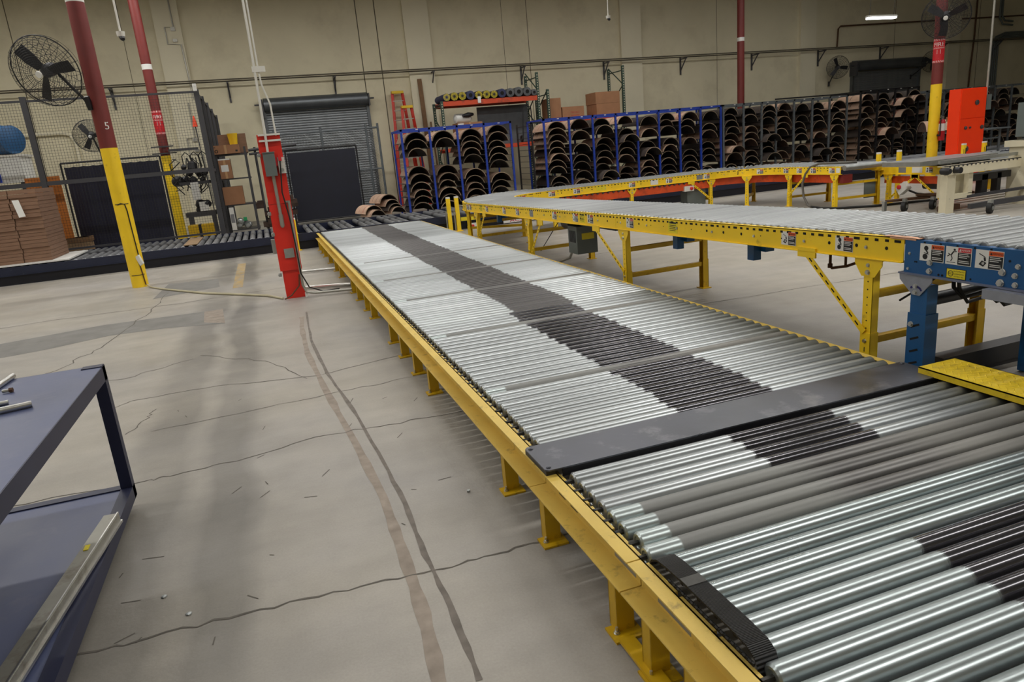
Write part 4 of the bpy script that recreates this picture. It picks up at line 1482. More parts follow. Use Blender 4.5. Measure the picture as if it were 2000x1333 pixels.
mb.tube([(.19, 8.68, 6.6), (.185, 8.68, 2.55), (.195, 8.68, 2.42), (.25, 8.68, 2.22), (.255, 8.68, 1.88)], .010, 10)
mb.build('riser_conduit', WHITE_M, t)
MB().box(.12, .26, 8.655, 8.69, 2.56, 2.62).build('conduit_clamp', WHITE_M, t)
mb = MB()
mb.tube([(.15, 8.66, 1.44), (.155, 8.675, 1.1), (.157, 8.675, .95)], .019, 10)
mb.lathe([(.026, 0), (.026, .13), (.012, .15)], (.157, 8.672, 1.0), (0, 0, -1), 12)
mb.build('drop_conduit', ALU, t)
mb = MB()
mb.tube([(.27, 8.67, 1.15), (.27, 8.67, .4), (.27, 8.67, .15), (.30, 8.66, .06), (.40, 8.64, .04), (.82, 8.52, .04)], .016, 10)
mb.box(.235, .275, 8.66, 8.69, 1.13, 1.15)
mb.build('floor_conduit', ALU, t)
MB().tube([(.25, 8.60, 1.60), (.235, 8.6, 1.45), (.215, 8.62, 1.25), (.25, 8.62, .95), (.265, 8.6, .6), (.27, 8.6, .3), (.34, 8.62, .12), (.5, 8.75, .03), (.7, 8.82, .02)], .008, 8).build('black_lead', BLKR, t)
MB().tube([(.25, 8.69, .28), (.23, 8.66, .15), (.12, 8.62, .05), (.04, 8.6, .02)], .008, 8).build('brown_lead', RUST, t)
for z in (1.68, 1.02, .78, .30):
    MB().box(.02, .055, 8.69, 8.72, z - .02, z + .02).lathe([(.018, 0), (.014, .02)], (.03, 8.69, z), (0, -1, 0), 10).build('side_clip', GALV, t)
MB().box(.0, .05, 8.74, 8.80, .55, .72).build('side_box', GALV, t)
MB().box(.28, .31, 8.66, 8.70, 0, .05).build('white_plug', LWHITE, t)
for k, (ya, yb) in enumerate(((10.72, 10.58), (9.2, 8.97))):
    o = MB().cyl((.32, ya, .03), (.86, yb, .03), .022 if k else .018, 12).build('floor_pipe', STEEL)
    tag(o, ('nearer' if k else 'farther') + ' bright steel pipe on the floor between red post and low conveyor', 'pipe')

# ------------------------------------------------------------------ orange cabinet on the right
t = thing('control_cabinet', 'tall orange electrical cabinet behind the cream machine', 'cabinet', (13.8, 11.2, 0))
MB().box(13.55, 14.25, 11.0, 11.26, .22, 1.87).build('body', ORNG, t)
MB().box(13.56, 14.24, 10.985, 11.0, 1.285, 1.85).build('upper_door', ORNG, t)
MB().box(13.56, 14.24, 10.985, 11.0, .54, 1.275).build('lower_door', ORNG, t)
MB().box(13.56, 13.72, 11.02, 11.25, 0, .22).box(14.08, 14.24, 11.02, 11.25, 0, .22).build('plinth', ORNG, t)
for x, z, r in ((13.98, 1.58, .05), (13.72, 1.10, .035), (13.84, 1.10, .02), (14.17, 1.09, .04), (13.78, .68, .055)):
    MB().lathe([(r, 0), (r, .02), (r * .6, .03)], (x, 10.985, z), (0, -1, 0), 16).build('door_fitting', DKGRAY, t)
g = MB().box(14.25, 14.38, 10.98, 11.12, 1.42, 1.72).build('disconnect_switch', GRAY, t)
MB().box(14.38, 14.41, 11.02, 11.06, 1.50, 1.66).build('red_lever', LRED, g)
MB().cyl((14.33, 11.06, 1.72), (14.33, 11.06, 8.6), .02, 8).build('riser_conduit', ALU, t)
for x, lab in ((13.43, 'left one of two yellow striped posts in front of the orange cabinet'), (13.99, 'right one of two yellow striped posts in front of the orange cabinet')):
    t = bollard(x, 10.75, .01, .78, .07, .06, lab)
    MB().box(x - .036, x - .03, 10.715, 10.72, .3, .7).box(x + .012, x + .03, 10.714, 10.72, .35, .72).build('dark_stripe', LBLACK, t)
for x, lab in ((10.40, 'left yellow guard post behind the end of the yellow conveyor'), (10.87, 'yellow guard post behind the yellow transfer section')):
    bollard(x, 9.95, .01, .84, .06, .06, lab)

# ------------------------------------------------------------------ yellow transfer section and cream machine at the right
t = thing('transfer_conveyor', 'short yellow roller section with crossed braces next to the cream machine', 'conveyor', (11, 9.1, 0))
MB().box(10.33, 10.336, 8.3, 9.80, .50, .635).box(10.33, 10.37, 8.3, 9.80, .63, .635).box(10.315, 10.37, 8.3, 9.80, .495, .50).build('side_rail', YEL, t)
MB().box(12.8, 12.806, 8.3, 9.80, .50, .635).build('side_rail', YEL, t)
ME_TR = roller_mesh(2.4, .045, 14, [R_UP, SHAFT], shaft=.02)
y = 9.72
while y > 8.3:
    inst('roller', ME_TR, (11.57, y, .64), t, (0, 0, 0))
    y -= .20
for y in (9.66, 8.56):
    stand_leg(t, 10.36, y, .495, (-1, 0, 0))
    stand_leg(t, 12.75, y, .495, (1, 0, 0), YEL_D)
brace(t, (10.325, 9.64, .06), (10.325, 9.12, .46), (-1, 0, 0), slots=True)
brace(t, (10.325, 8.58, .08), (10.325, 9.10, .46), (-1, 0, 0), slots=True)
MB().box(10.40, 10.43, 8.35, 9.8, .34, .46).build('drive_guard', GUARD, t)
MB().box(10.3285, 10.3295, 9.30, 9.45, .525, .615).build('nameplate', LGRAY, t)
MB().box(10.3285, 10.3295, 8.98, 9.18, .525, .615).build('caution_notice', LWHITE, t)
stick(t, 0, (10.329, 8.85, .57), SINK, .95)
s_ = MB().obox((10.3, 9.30, .27), Vector((0, -.8, .6)), Vector((-1, 0, 0)), Vector((0, .6, .8)), .10, .05, .07).build('switch_box', LWHITE, t)
MB().lathe([(.035, 0), (.036, .025), (.02, .035)], (10.25, 9.34, .29), (-1, 0, 0), 14).build('stop_button', LRED, s_)
MB().lathe([(.06, 0), (.06, .3)], (10.6, 9.15, .29), (0, -1, 0), 16).build('motor', DKGRAY, t)
MB().tube([(10.5, 9.5, .25), (10.5, 9.2, .16), (10.6, 8.8, .12), (10.7, 8.5, .2)], .018, 8).build('cable', BLKR, t)

t = thing('scissor_cart', 'low dark cart on black wheels under the cream machine', 'cart', (10, 8, 0))
MB().bar((9.35, 8.75, .17), (10.35, 8.30, .20), .10, .035).bar((9.8, 8.6, .225), (10.4, 8.1, .225), .14, .03).build('deck_bar', RUST, t)
MB().bar((9.72, 7.62, .10), (12.4, 7.1, .22), .06, .07).bar((9.7, 7.9, .2), (12.4, 7.5, .3), .05, .04).build('frame_bar', DKGRAY, t)
for i, (x, y) in enumerate(((9.52, 8.56), (9.90, 8.38), (9.80, 7.36))):
    wv = MB().lathe([(.05, -.035), (.075, -.03), (.08, 0), (.075, .03), (.05, .035)], (x, y, .08), (.35, -.94, 0), 20).build('wheel', BLKR, t)
    MB().lathe([(.03, -.04), (.03, .04)], (x, y, .08), (.35, -.94, 0), 12).box(x - .02, x + .02, y - .03, y + .03, .12, .2).build('wheel_fork', GALV, wv)
MB().box(9.28, 9.33, 8.72, 8.77, 0, .17).build('prop_leg', GALV, t)

t = thing('lift_machine', 'cream painted steel lift machine with worn legs at the right edge', 'machine', (10.4, 7.9, 0))
MB().box(9.50, 9.66, 7.82, 7.94, 0, .56).build('leg', CREAM, t)
MB().box(10.95, 11.35, 7.55, 8.0, .0, .95).build('tower', CREAM, t)
MB().box(10.90, 11.4, 7.5, 8.05, .86, .95).build('tower_collar', CREAM, t)
MB().box(10.98, 11.3, 7.6, 7.95, 1.0, 1.5).build('tower_box', GRAY, t)
MB().box(9.40, 10.98, 7.80, 7.84, .565, .70).box(9.40, 10.98, 7.80, 7.92, .69, .70).build('deck_rail', CREAM, t)
MB().box(9.38, 10.98, 8.2, 8.9, .70, .77).box(9.38, 10.98, 7.86, 7.9, .735, .78).build('top_slab', GALV, t)
MB().box(9.95, 10.03, 7.84, 7.92, .26, .565).box(9.66, 10.03, 7.84, 7.92, .20, .27).build('under_frame', CREAM, t)
MB().box(9.75, 10.05, 8.0, 8.2, .2, .55).build('gear_case', CREAM, t)
mb = MB()
x = 9.5
while x < 10.9:
    mb.lathe([(.012, 0), (.012, .01)], (x, 7.80, .685), (0, -1, 0), 8)
    x += .085
mb.build('rail_bolts', DKGRAY, t)['kind'] = 'stuff'
MB().lathe([(.05, 0), (.055, .1), (.035, .14)], (9.42, 7.86, .63), (0, -1, 0), 16).lathe([(.045, 0), (.045, .1)], (9.60, 7.80, .63), (0, -1, 0), 16).build('drive_sprocket', BLK, t)
MB().box(10.1, 10.9, 7.9, 8.1, .42, .52).box(10.3, 10.42, 7.9, 8.0, .2, .5).box(10.62, 10.7, 7.9, 8.0, .2, .5).build('cylinder_block', BLK, t)
MB().box(9.55, 9.95, 7.95, 8.0, .02, .10).build('base_plate', RUST, t)

# ------------------------------------------------------------------ roll-up doors
def roll_door(n, x0, x1, ztop, hood_r, zb=0.0, zs=3.3):
    d = struct(MB().box(x0 - .09, x0, 23.86, 23.995, 0, ztop - .2).box(x1, x1 + .09, 23.86, 23.995, 0, ztop - .2).build('door_%d' % n, SHUTD))
    s = MB()
    L = x1 - x0
    prof = [(0, 0), (-.012, .012), (-.016, .035), (-.010, .06), (0, .074), (.006, .074), (.006, 0)]
    s.prism([(a, b) for a, b in prof], 'x', 0, L)
    me = mesh_of(s, 'slat', SHUT)
    z = zb
    while z < zs:
        inst('slat', me, (x0, 23.93, z), d)
        z += .075
    h = MB()
    pts = [(23.99, ztop), (23.70, ztop - .02), (23.58, ztop - .12), (23.56, ztop - .26), (23.62, ztop - .36), (23.75, ztop - .40), (23.99, ztop - .40)]
    h.prism(pts, 'x', x0 - .03, x1 + .03)
    h.build('hood', SHUTD, d, 60)
    MB().cyl((x0 - .3, 23.75, ztop - .2), (x1 + .25, 23.75, ztop - .2), .025, 10).box(x0 - .14, x0 - .05, 23.62, 23.98, ztop - .6, ztop - .05).box(x1 + .05, x1 + .1, 23.62, 23.98, ztop - .42, ztop - .05).build('shaft', DKGRAY, d)
    return d


roll_door(1, .52, 3.62, 3.66, .2)
roll_door(2, 23.45, 26.9, 3.72, .2)

# ------------------------------------------------------------------ conduit run along the back wall
CONDB = mat('aged_conduit', (96, 90, 78), .5, .3, .1, 5)
t = thing('wall_conduit', 'long pair of conduits on brackets along the back wall', 'conduit', (10, 23.8, 4.2))
MB().cyl((-12, 23.62, 4.23), (38, 23.62, 4.23), .02, 8).build('pipe', CONDB, t)
MB().cyl((-12, 23.70, 4.185), (38, 23.70, 4.185), .02, 8).build('pipe', CONDB, t)
x = -6.75
while x < 36:
    MB().box(x - .025, x + .025, 23.95, 23.995, 3.6, 4.22).bar((x, 23.96, 3.75), (x, 23.58, 4.15), .03, .03).box(x - .025, x + .025, 23.55, 23.98, 4.12, 4.16).build('bracket', DKGRAY, t)
    x += 3.16
t = thing('wall_pipe', 'thin pipe bracketed high on the right part of the back wall', 'pipe', (24, 23.9, 5))
MB().tube([(22.6, 23.95, 4.28), (22.62, 23.93, 4.95), (22.72, 23.92, 5.05), (34, 23.92, 5.2)], .03, 8).build('pipe', RUST, t)
t = thing('wall_pipe', 'cluster of conduits bending off the right end of the back wall', 'pipe', (31.4, 23.9, 4.5))
mb = MB()
for i in range(4):
    mb.tube([(31.05 + i * .12, 23.9, 1.5), (31.05 + i * .12, 23.9, 4.0 + i * .0), (31.2 + i * .14, 23.88, 4.35 - i * .05), (31.7, 23.86, 4.5 - i * .07), (37, 23.86, 4.55 - i * .07)], .035, 8)
mb.tube([(31.25, 23.85, 8), (31.3, 23.85, 5.1), (31.5, 23.85, 4.85), (32.1, 23.85, 4.8)], .04, 8)
mb.tube([(31.4, 23.85, 8), (31.42, 23.85, 5.2), (31.6, 23.85, 5.0), (32.1, 23.85, 4.95)], .04, 8)
mb.build('pipe', GRAY, t)
MB().tube([(30.0, 23.9, 8), (29.95, 23.9, 4.4), (29.85, 23.9, 3.0), (29.8, 23.9, 1.6)], .035, 8).build('drop_pipe', RUST, t)
t = thing('wall_pipe', 'cream wall pipe with a rounded bend behind the mesh fence', 'pipe', (-6, 23.9, 3))
MB().tube([(-12, 23.93, 3.06), (-5.1, 23.93, 3.06), (-4.9, 23.93, 3.0), (-4.82, 23.93, 2.8), (-4.8, 23.93, .5)], .06, 10).build('pipe', WALL2, t)
t = thing('wall_box', 'small conduit loop and boxes on the pilaster behind the fence', 'conduit', (-1.75, 23.8, 3))
for zc in (5.55, 2.45):
    MB().tube([(-1.62, 23.86, zc + 1.2), (-1.62, 23.86, zc + .2), (-1.85, 23.86, zc + .2), (-1.85, 23.86, zc - .25), (-1.5, 23.86, zc - .28), (-1.45, 23.86, zc - 1.8)], .02, 6).box(-1.7, -1.58, 23.82, 23.88, zc + .1, zc + .2).box(-1.7, -1.58, 23.82, 23.88, zc - .2, zc - .12).build('conduit_loop', ALU, t)

# ------------------------------------------------------------------ hanging cameras and the lit tube lamp
for (x, y, z, lab) in ((-1.52, 12, 3.60, 'white dome camera hanging on a thin pole beside the left columns'), (9.37, 18, 4.66, 'white dome camera hanging on a thin pole above the racks')):
    t = thing('dome_camera', lab, 'camera', (x, y, z))
    MB().cyl((x, y, z), (x, y, 8.6), .014, 8).build('pole', WHITE_M, t)
    MB().lathe([(.058, 0), (.052, -.065), (.035, -.07)], (x, y, z), (0, 0, 1), 20).build('housing', WHITE_M, t)
    MB().lathe([(.036, -.02), (.036, .01), (.026, .036), (.008, .045)], (x + .01, y - .02, z - .085), (.3, -.6, -.7), 16).build('lens_ball', BLK, t)
t = thing('fence_camera', 'small white camera on top of the mesh fence corner', 'camera', (-.93, 16.35, 3.2))
MB().box(-.97, -.90, 16.31, 16.39, 3.2, 3.34).lathe([(.02, 0), (.02, .012)], (-.925, 16.31, 3.30), (0, -1, 0), 12).build('body', LWHITE, t)
t = thing('tube_lamp', 'lit white tube lamp hanging near the right fan', 'lamp', (20.7, 20, 4.66))
MB().box(20.12, 21.32, 19.93, 20.07, 4.64, 4.70).build('lens', mat('lit_tube', (255, 255, 255), .5, emit=9.0), t)
MB().prism([(19.9, 4.70), (20.1, 4.70), (20.05, 4.76), (19.95, 4.76)], 'x', 20.1, 21.34).build('housing', WHITE_M, t)
for x in (20.2, 21.25):
    MB().tube([(x, 20, 4.76), (x + .03, 20, 5.2), (x, 20, 8.6)], .008, 6).build('hanger', DKGRAY, t)

# ------------------------------------------------------------------ mesh fence at the left back
def fence_panel(t, p, q, z0, z1, pitch=.052, r=.0028):
    p, q = Vector(p), Vector(q)
    L = (q - p).length
    d = (q - p).normalized()
    mb = MB()
    n = int(L / pitch)
    for i in range(n + 1):
        c = p + d * (L * i / n)
        mb.tube([(c.x, c.y, z0), (c.x, c.y, z1)], r, 4)
    m = int((z1 - z0) / pitch)
    for j in range(m + 1):
        z = z0 + (z1 - z0) * j / m
        mb.tube([(p.x, p.y, z), (q.x, q.y, z)], r, 4)
    mb.build('wire_mesh', MESHW, t)['kind'] = 'stuff'


FY = 16.5
t = thing('mesh_fence', 'dark grey wire mesh fence with posts behind the crossing conveyor at the left', 'fence', (-4, FY, 0))
for x in (-.93, -4.03, -7.1):
    MB().box(x - .05, x + .05, FY - .05, FY + .05, 0, 3.24 if x > -1 else 3.28).build('post', DKGRAY, t)
    MB().box(x - .1, x + .1, FY - .08, FY + .08, 0, .01).build('foot_plate', DKGRAY, t)
for a, b in ((-4.03, -.93), (-7.1, -4.03)):
    fence_panel(t, (a, FY, 0), (b, FY, 0), .32, 3.2)
    MB().box(a, b, FY - .02, FY + .02, 3.18, 3.22).build('frame_rail', DKGRAY, t)
    MB().box(a, b, FY - .02, FY + .02, .3, .34).build('frame_rail', DKGRAY, t)
    MB().box(a, b, FY - .035, FY + .035, 1.60, 1.68).build('middle_rail', DKGRAY, t)
t = thing('mesh_fence', 'dark side fence running back from the fence corner to the wall', 'fence', (-.93, 20, 0))
for y, z in ((17.9, 3.24), (19.5, 3.24), (21.3, 3.24), (23.6, 3.24)):
    MB().box(-.98, -.88, y - .05, y + .05, 0, z).build('post', DKGRAY, t)
for y0, y1 in ((16.55, 17.85), (17.95, 19.45), (19.55, 21.25), (21.35, 23.55)):
    fence_panel(t, (-.93, y0, 0), (-.93, y1, 0), .3, 3.2, .04, .003)
    MB().box(-.95, -.91, y0, y1, 3.16, 3.2).build('frame_rail', DKGRAY, t)
    MB().box(-.95, -.91, y0, y1, 1.6, 1.66).build('frame_rail', DKGRAY, t)

# welding curtain
t = thing('welding_curtain', 'navy welding curtain hung in a black frame behind the mesh fence', 'curtain', (-2.9, 17.5, 0))
MB().cyl((-3.9, 17.5, 2.03), (-1.98, 17.5, 2.03), .02, 8).cyl((-3.9, 17.5, 0), (-3.9, 17.5, 2.03), .02, 8).cyl((-1.98, 17.5, 0), (-1.98, 17.5, 2.03), .02, 8).box(-3.93, -3.87, 17.2, 17.8, 0, .04).box(-2.01, -1.95, 17.2, 17.8, 0, .04).build('frame', BLK, t)
vs, fs = [], []
N_ = 90
for i in range(N_ + 1):
    x = -3.85 + 1.83 * i / N_
    y = 17.5 + .006 * math.sin(i * .3) + .003 * math.sin(i * 1.7)
    vs += [(x, y, .08), (x, y, 1.95 - .012 * abs(math.sin(i * .35)))]
for i in range(N_):
    fs.append((2 * i, 2 * i + 2, 2 * i + 3, 2 * i + 1))
MB().add(vs, fs).build('cloth', NAVY, t, 80)
mb = MB()
for i in range(10):
    x = -3.8 + i * .195
    mb.ring((x, 17.5, 2.0), (1, .2, 0), .03, .004, 14, 4)
mb.build('rings', GALV, t)['kind'] = 'stuff'

# table, barrel, boards, boxes behind the fence at the far left
t = thing('work_table', 'white cabinet table carrying the blue barrel behind the fence', 'table', (-5.4, 18.6, 0))
MB().box(-6.4, -4.82, 18.4, 19.2, 1.74, 2.30).build('white_case', LWHITE, t)
MB().box(-6.4, -4.78, 18.38, 19.25, 2.28, 2.33).build('top', WHITE_M, t)
MB().box(-6.35, -6.25, 18.45, 19.15, 0, 1.74).box(-4.95, -4.85, 18.45, 19.15, 0, 1.74).build('leg_frame', DKGRAY, t)
MB().box(-5.32, -5.27, 18.385, 18.40, 1.76, 1.95).build('blue_tape', BLUE_R, t)
t = thing('plastic_barrel', 'blue plastic barrel lying on the white table at the far left', 'barrel', (-5.35, 18.8, 2.35))
MB().lathe([(.2, -.45), (.3, -.42), (.31, -.2), (.32, -.18), (.31, -.15), (.31, .15), (.32, .18), (.31, .2), (.3, .42), (.2, .45)], (-5.25, 18.8, 2.645), (.8, -.6, 0), 28).build('drum', BARREL, t)
MB().box(-5.5, -5.0, 18.6, 19.0, 2.325, 2.35).build('chock', PLANK, t)
o = MB().box(-4.43, -3.82, 16.78, 16.83, .52, 1.78).build('plywood_board', PLY)
tag(o, 'orange plywood board standing behind the mesh fence post', 'board')
t = thing('crate_box', 'weathered wooden box under the orange plywood board', 'box', (-4.1, 16.95, 0))
MB().box(-4.42, -3.55, 16.75, 17.1, 0, .515).build('case', WOODT2, t)
MB().box(-4.44, -3.53, 16.74, 17.11, .42, .515).build('lid', PLANK, t)
# stacked flat cardboard on the crossing conveyor
t = thing('cardboard_stack', 'tall stack of flattened brown cardboard boxes on the crossing conveyor', 'cardboard', (-4.4, 14.8, .345))
xx0, xx1 = -5.9, -3.62
z = .345
k = 0
rn = random.Random(4)
while z < 1.56:
    h = rn.uniform(.05, .075)
    j = rn.uniform(-.012, .012)
    o_ = MB().box(xx0 + .5, xx1 + j - .42, 14.12 + j, 15.3, z, z + h - .004).box(xx1 - .41 + j, xx1 + j * .5, 14.14 + j, 15.3, z, z + h - .004).build('folded_box', CARD2, t)
    z += h
    k += 1
mb = MB().add([(-3.98, 14.08, 1.40), (-3.88, 14.08, 1.40), (-3.83, 14.06, 1.12), (-3.93, 14.06, 1.11)], [(0, 1, 2, 3)])
mb.v = mb.v + [(a, b - .001, c) for a, b, c in mb.v]
mb.f += [(4, 5, 6, 7)]
mb.m += [0]
mb.build('paper_tag', LWHITE, t)
o = MB().box(-6.0, -3.35, 14.03, 15.5, .317, .342).build('white_sheet', LWHITE)
tag(o, 'white board under the cardboard stack on the crossing conveyor', 'board')
t = thing('test_stand', 'black machine parts and cables heaped behind the yellow column of the fence', 'machinery', (-1.3, 18.2, 0))
mb = MB()
mb.box(-1.75, -1.1, 18.0, 18.5, .62, .72).box(-1.7, -1.6, 18.0, 18.1, 0, .62).box(-1.2, -1.1, 18.0, 18.1, 0, .62).box(-1.75, -1.1, 18.0, 18.5, 1.35, 1.42)
mb.build('stand_frame', DKGRAY, t)
mb = MB()
rn = random.Random(9)
for i in range(16):
    x, y, z = rn.uniform(-1.8, -1.15), rn.uniform(18, 18.4), rn.choice((1.45, 1.6, 1.75, .75, .9))
    s = rn.uniform(.05, .12)
    MB().lathe([(s * .6, -s), (s, -s * .6), (s, s * .6), (s * .6, s)], (x, y, z), (rn.uniform(-1, 1), rn.uniform(-1, 1), rn.uniform(-.3, 1)), 10).build('motor_part', BLK, t)
mb = MB()
for i in range(12):
    x = rn.uniform(-1.8, -1.15)
    pts = [(x, 18.1, 1.95)]
    for k in range(5):
        pts.append((x + rn.uniform(-.15, .15), 18.05 + rn.uniform(-.05, .05), 1.95 - (k + 1) * .16 + rn.uniform(-.05, .1)))
    mb.tube(pts, .012, 6)
for i in range(3):
    x = -1.6 + i * .18
    mb.tube([(x, 18.2, 1.7), (x, 18.2, 2.0), (x + .08, 18.2, 2.08), (x + .16, 18.2, 2.0), (x + .2, 18.2, 1.75)], .012, 6)
mb.build('cables', BLKR, t)
MB().box(-1.52, -1.35, 17.98, 18.0, 1.0, 1.4).box(-1.42, -1.22, 17.98, 18.0, .74, .95).build('white_papers', LWHITE, t)
t = thing('warning_light', 'thin pole with an orange cone behind the fence corner', 'pole', (-1.25, 19.5, 0))
MB().cyl((-1.2, 19.5, 0), (-1.27, 19.5, 2.75), .014, 6).build('pole', DKGRAY, t)
MB().lathe([(.06, 0), (.05, .08), (.015, .26)], (-1.27, 19.5, 2.7), (0, 0, 1), 16).build('cone', CONE, t)
t = thing('parts_bin', 'yellow bin on the floor behind the fence beside the shelf', 'bin', (-1.35, 17.3, 0))
MB().box(-1.68, -1.15, 17.15, 17.5, .0, .48).build('tub', YEL_D, t)
MB().box(-1.46, -1.40, 17.14, 17.51, .0, .485).build('divider', BLK, t)

# shelf with boxes right of the fence
t = thing('steel_shelf', 'dark steel shelf unit with cardboard boxes right of the mesh fence', 'shelf', (-.5, 18.2, 0))
for x, y in ((-.86, 18.0), (-.86, 18.6), (-.22, 18.0), (-.22, 18.6)):
    MB().box(x - .025, x + .025, y - .025, y + .025, 0, 2.1).build('upright', DKGRAY, t)
for z in (.2, .78, 1.38, 1.93):
    MB().box(-.9, -.18, 17.98, 18.63, z, z + .03).build('shelf_board', DKGRAY, t)
MB().bar((-.22, 18.02, .2), (-.22, 18.58, .78), .02, .02).bar((-.22, 18.02, 1.38), (-.22, 18.58, .80), .02, .02).bar((-.22, 18.02, 1.40), (-.22, 18.58, 1.93), .02, .02).build('side_brace', DKGRAY, t)


def carton(x0, x1, y0, y1, z0, z1, label, mt=CARD, group=None, flap=True):
    t = thing('cardboard_box', label, 'box', ((x0 + x1) / 2, (y0 + y1) / 2, z0), group)
    MB().box(x0, x1, y0, y1, z0, z1).build('carton', mt, t)
    if flap:
        MB().box((x0 + x1) / 2 - .025, (x0 + x1) / 2 + .025, y0 - .0015, y0, z0, z1).box((x0 + x1) / 2 - .025, (x0 + x1) / 2 + .025, y0, y1, z1, z1 + .0015).build('packing_tape', mat('packing_tape', (186, 146, 104), .4), t)
    return t


b = carton(-.93, -.33, 17.9, 18.5, 1.965, 2.16, 'long orange-brown carton with a round logo on top of the dark shelf')
mb = MB()
mb.ring((-.83, 17.899, 2.03), (0, 1, 0), .03, .008, 16, 4)
mb.box(-.90, -.84, 17.8985, 17.9, 2.11, 2.125).box(-.42, -.37, 17.8985, 17.9, 2.0, 2.04)
mb.build('printed_logo', LBLACK, b)
b = carton(-.84, -.58, 17.95, 18.4, 1.411, 1.86, 'upright carton with a white paper label on the middle shelf')
MB().box(-.80, -.64, 17.946, 17.948, 1.57, 1.72).box(-.84, -.58, 17.946, 17.948, 1.83, 1.86).build('paper_label', LWHITE, b)
carton(-.86, -.42, 17.95, 18.5, .811, 1.22, 'plain open carton on the lower shelf beside the fence', flap=False)
t = thing('open_carton', 'open flat carton standing behind the yellow bucket on top of the shelf', 'box', (-.5, 18.5, 1.962))
MB().box(-.78, -.15, 18.54, 18.56, 1.962, 2.42).box(-.78, -.15, 18.54, 18.63, 1.962, 1.98).build('carton', CARD2, t)
t = thing('yellow_bucket', 'yellow plastic bucket on top of the dark shelf', 'bucket', (-.42, 18.4, 2.17))
MB().lathe([(.085, 0), (.115, .24), (.12, .24), (.12, .26), (.105, .26)], (-.44, 18.38, 2.165), (0, 0, 1), 24).build('tub', PYEL, t)
t = thing('white_canister', 'white long light box standing on the lowest shelf', 'box', (-.8, 17.9, .23))
MB().box(-.80, -.70, 17.86, 17.96, .23, .75).build('case', LWHITE, t)
MB().box(-.79, -.71, 17.855, 17.86, .4, .6).build('label_print', LGRAY, t)
t = thing('parcel_heap', 'clear plastic wrapped parts with green tape on the lowest shelf', 'parts', (-.5, 18, .23))
mb = MB()
for i in range(7):
    x, z = -.62 + rn.uniform(-.04, .22), .29 + rn.uniform(0, .14)
    mb.lathe([(.02, -.07), (.06, -.05), (.07, 0), (.05, .05), (.02, .07)], (x, 18.0 + rn.uniform(-.05, .1), z), (rn.uniform(-1, 1), rn.uniform(-1, 1), .4), 10)
mb.build('wrapped_parts', GALV, t)
MB().box(-.52, -.44, 17.91, 17.93, .42, .50).build('green_tape', GREEN, t)
DRP = mat('dark_rust_parts', (70, 54, 46), .7, .2, .3, 8, rnd=.3)
t = thing('tool_heap', 'dark stacked machine parts on the floor behind the red post', 'parts', (.0, 19, 0))
mb = MB()
for i in range(22):
    x, z = rn.uniform(-.15, .75), rn.uniform(.08, .9)
    s = rn.uniform(.06, .14)
    MB().box(x - s, x + s, 19 - s, 19 + s + .3, z - s * .5, z + s * .5).build('machine_part', DRP, t)
MB().cyl((-.15, 18.9, 2.03), (1.0, 18.9, 2.08), .035, 8).cyl((-.15, 18.9, 1.94), (1.0, 18.9, 1.98), .03, 8).cyl((.0, 19, 0), (.0, 19, 2.1), .03, 8).build('pipe_rack', DKGRAY, t)

# ------------------------------------------------------------------ chain-link gate and navy panel in front of door 1
t = thing('chain_link_gate', 'grey chain-link gate in front of the left roll-up door', 'gate', (2.2, 22.5, 0))
MB().cyl((.6, 22.5, 2.50), (3.68, 22.5, 2.50), .03, 8).build('frame_rail', GRAYR, t)
MB().cyl((.6, 22.5, 1.28), (3.68, 22.5, 1.28), .025, 8).build('frame_rail', GRAYR, t)
MB().cyl((.6, 22.5, .05), (3.68, 22.5, .05), .025, 8).build('frame_rail', GRAYR, t)
for x in (.6, 1.95, 3.3, 3.66):
    MB().cyl((x, 22.5, 0), (x, 22.5, 2.62), .035, 8).build('post', GRAYR, t)
mb = MB()
k = .6 - 2.5
while k < 3.66:
    for s in (0, 1):
        x0, z0, x1, z1 = k, .05, k + 2.45, 2.5
        if x0 < .6:
            z0 += .6 - x0
            x0 = .6
        if x1 > 3.66:
            z1 -= x1 - 3.66
            x1 = 3.66
        if s:
            x0, x1 = 4.26 - x0, 4.26 - x1
        mb.tube([(x0, 22.5 + s * .006, z0), (x1, 22.5 + s * .006, z1)], .0035, 3, 0, False)
    k += .085
mb.build('wire_mesh', GALV, t)['kind'] = 'stuff'
t = thing('navy_screen', 'large dark navy screen panel standing in front of the chain-link gate', 'screen', (1.7, 20, 0))
MB().box(.78, 2.56, 19.99, 20.01, .12, 1.90).build('panel', NAVYP, t)
MB().cyl((.74, 20, 1.97), (2.60, 20, 1.97), .022, 8).cyl((.74, 20, 0), (.74, 20, 1.97), .022, 8).cyl((2.6, 20, 0), (2.6, 20, 1.97), .022, 8).cyl((.74, 20, .1), (2.6, 20, .1), .022, 8).box(.70, .78, 19.7, 20.3, 0, .04).box(2.56, 2.64, 19.7, 20.3, 0, .04).build('frame', BLK, t)
mb = MB()
for i in range(16):
    mb.ring((.85 + i * .11, 20, 1.935), (1, 0, .3), .026, .004, 10, 4)
mb.build('lacing_rings', GALV, t)['kind'] = 'stuff'

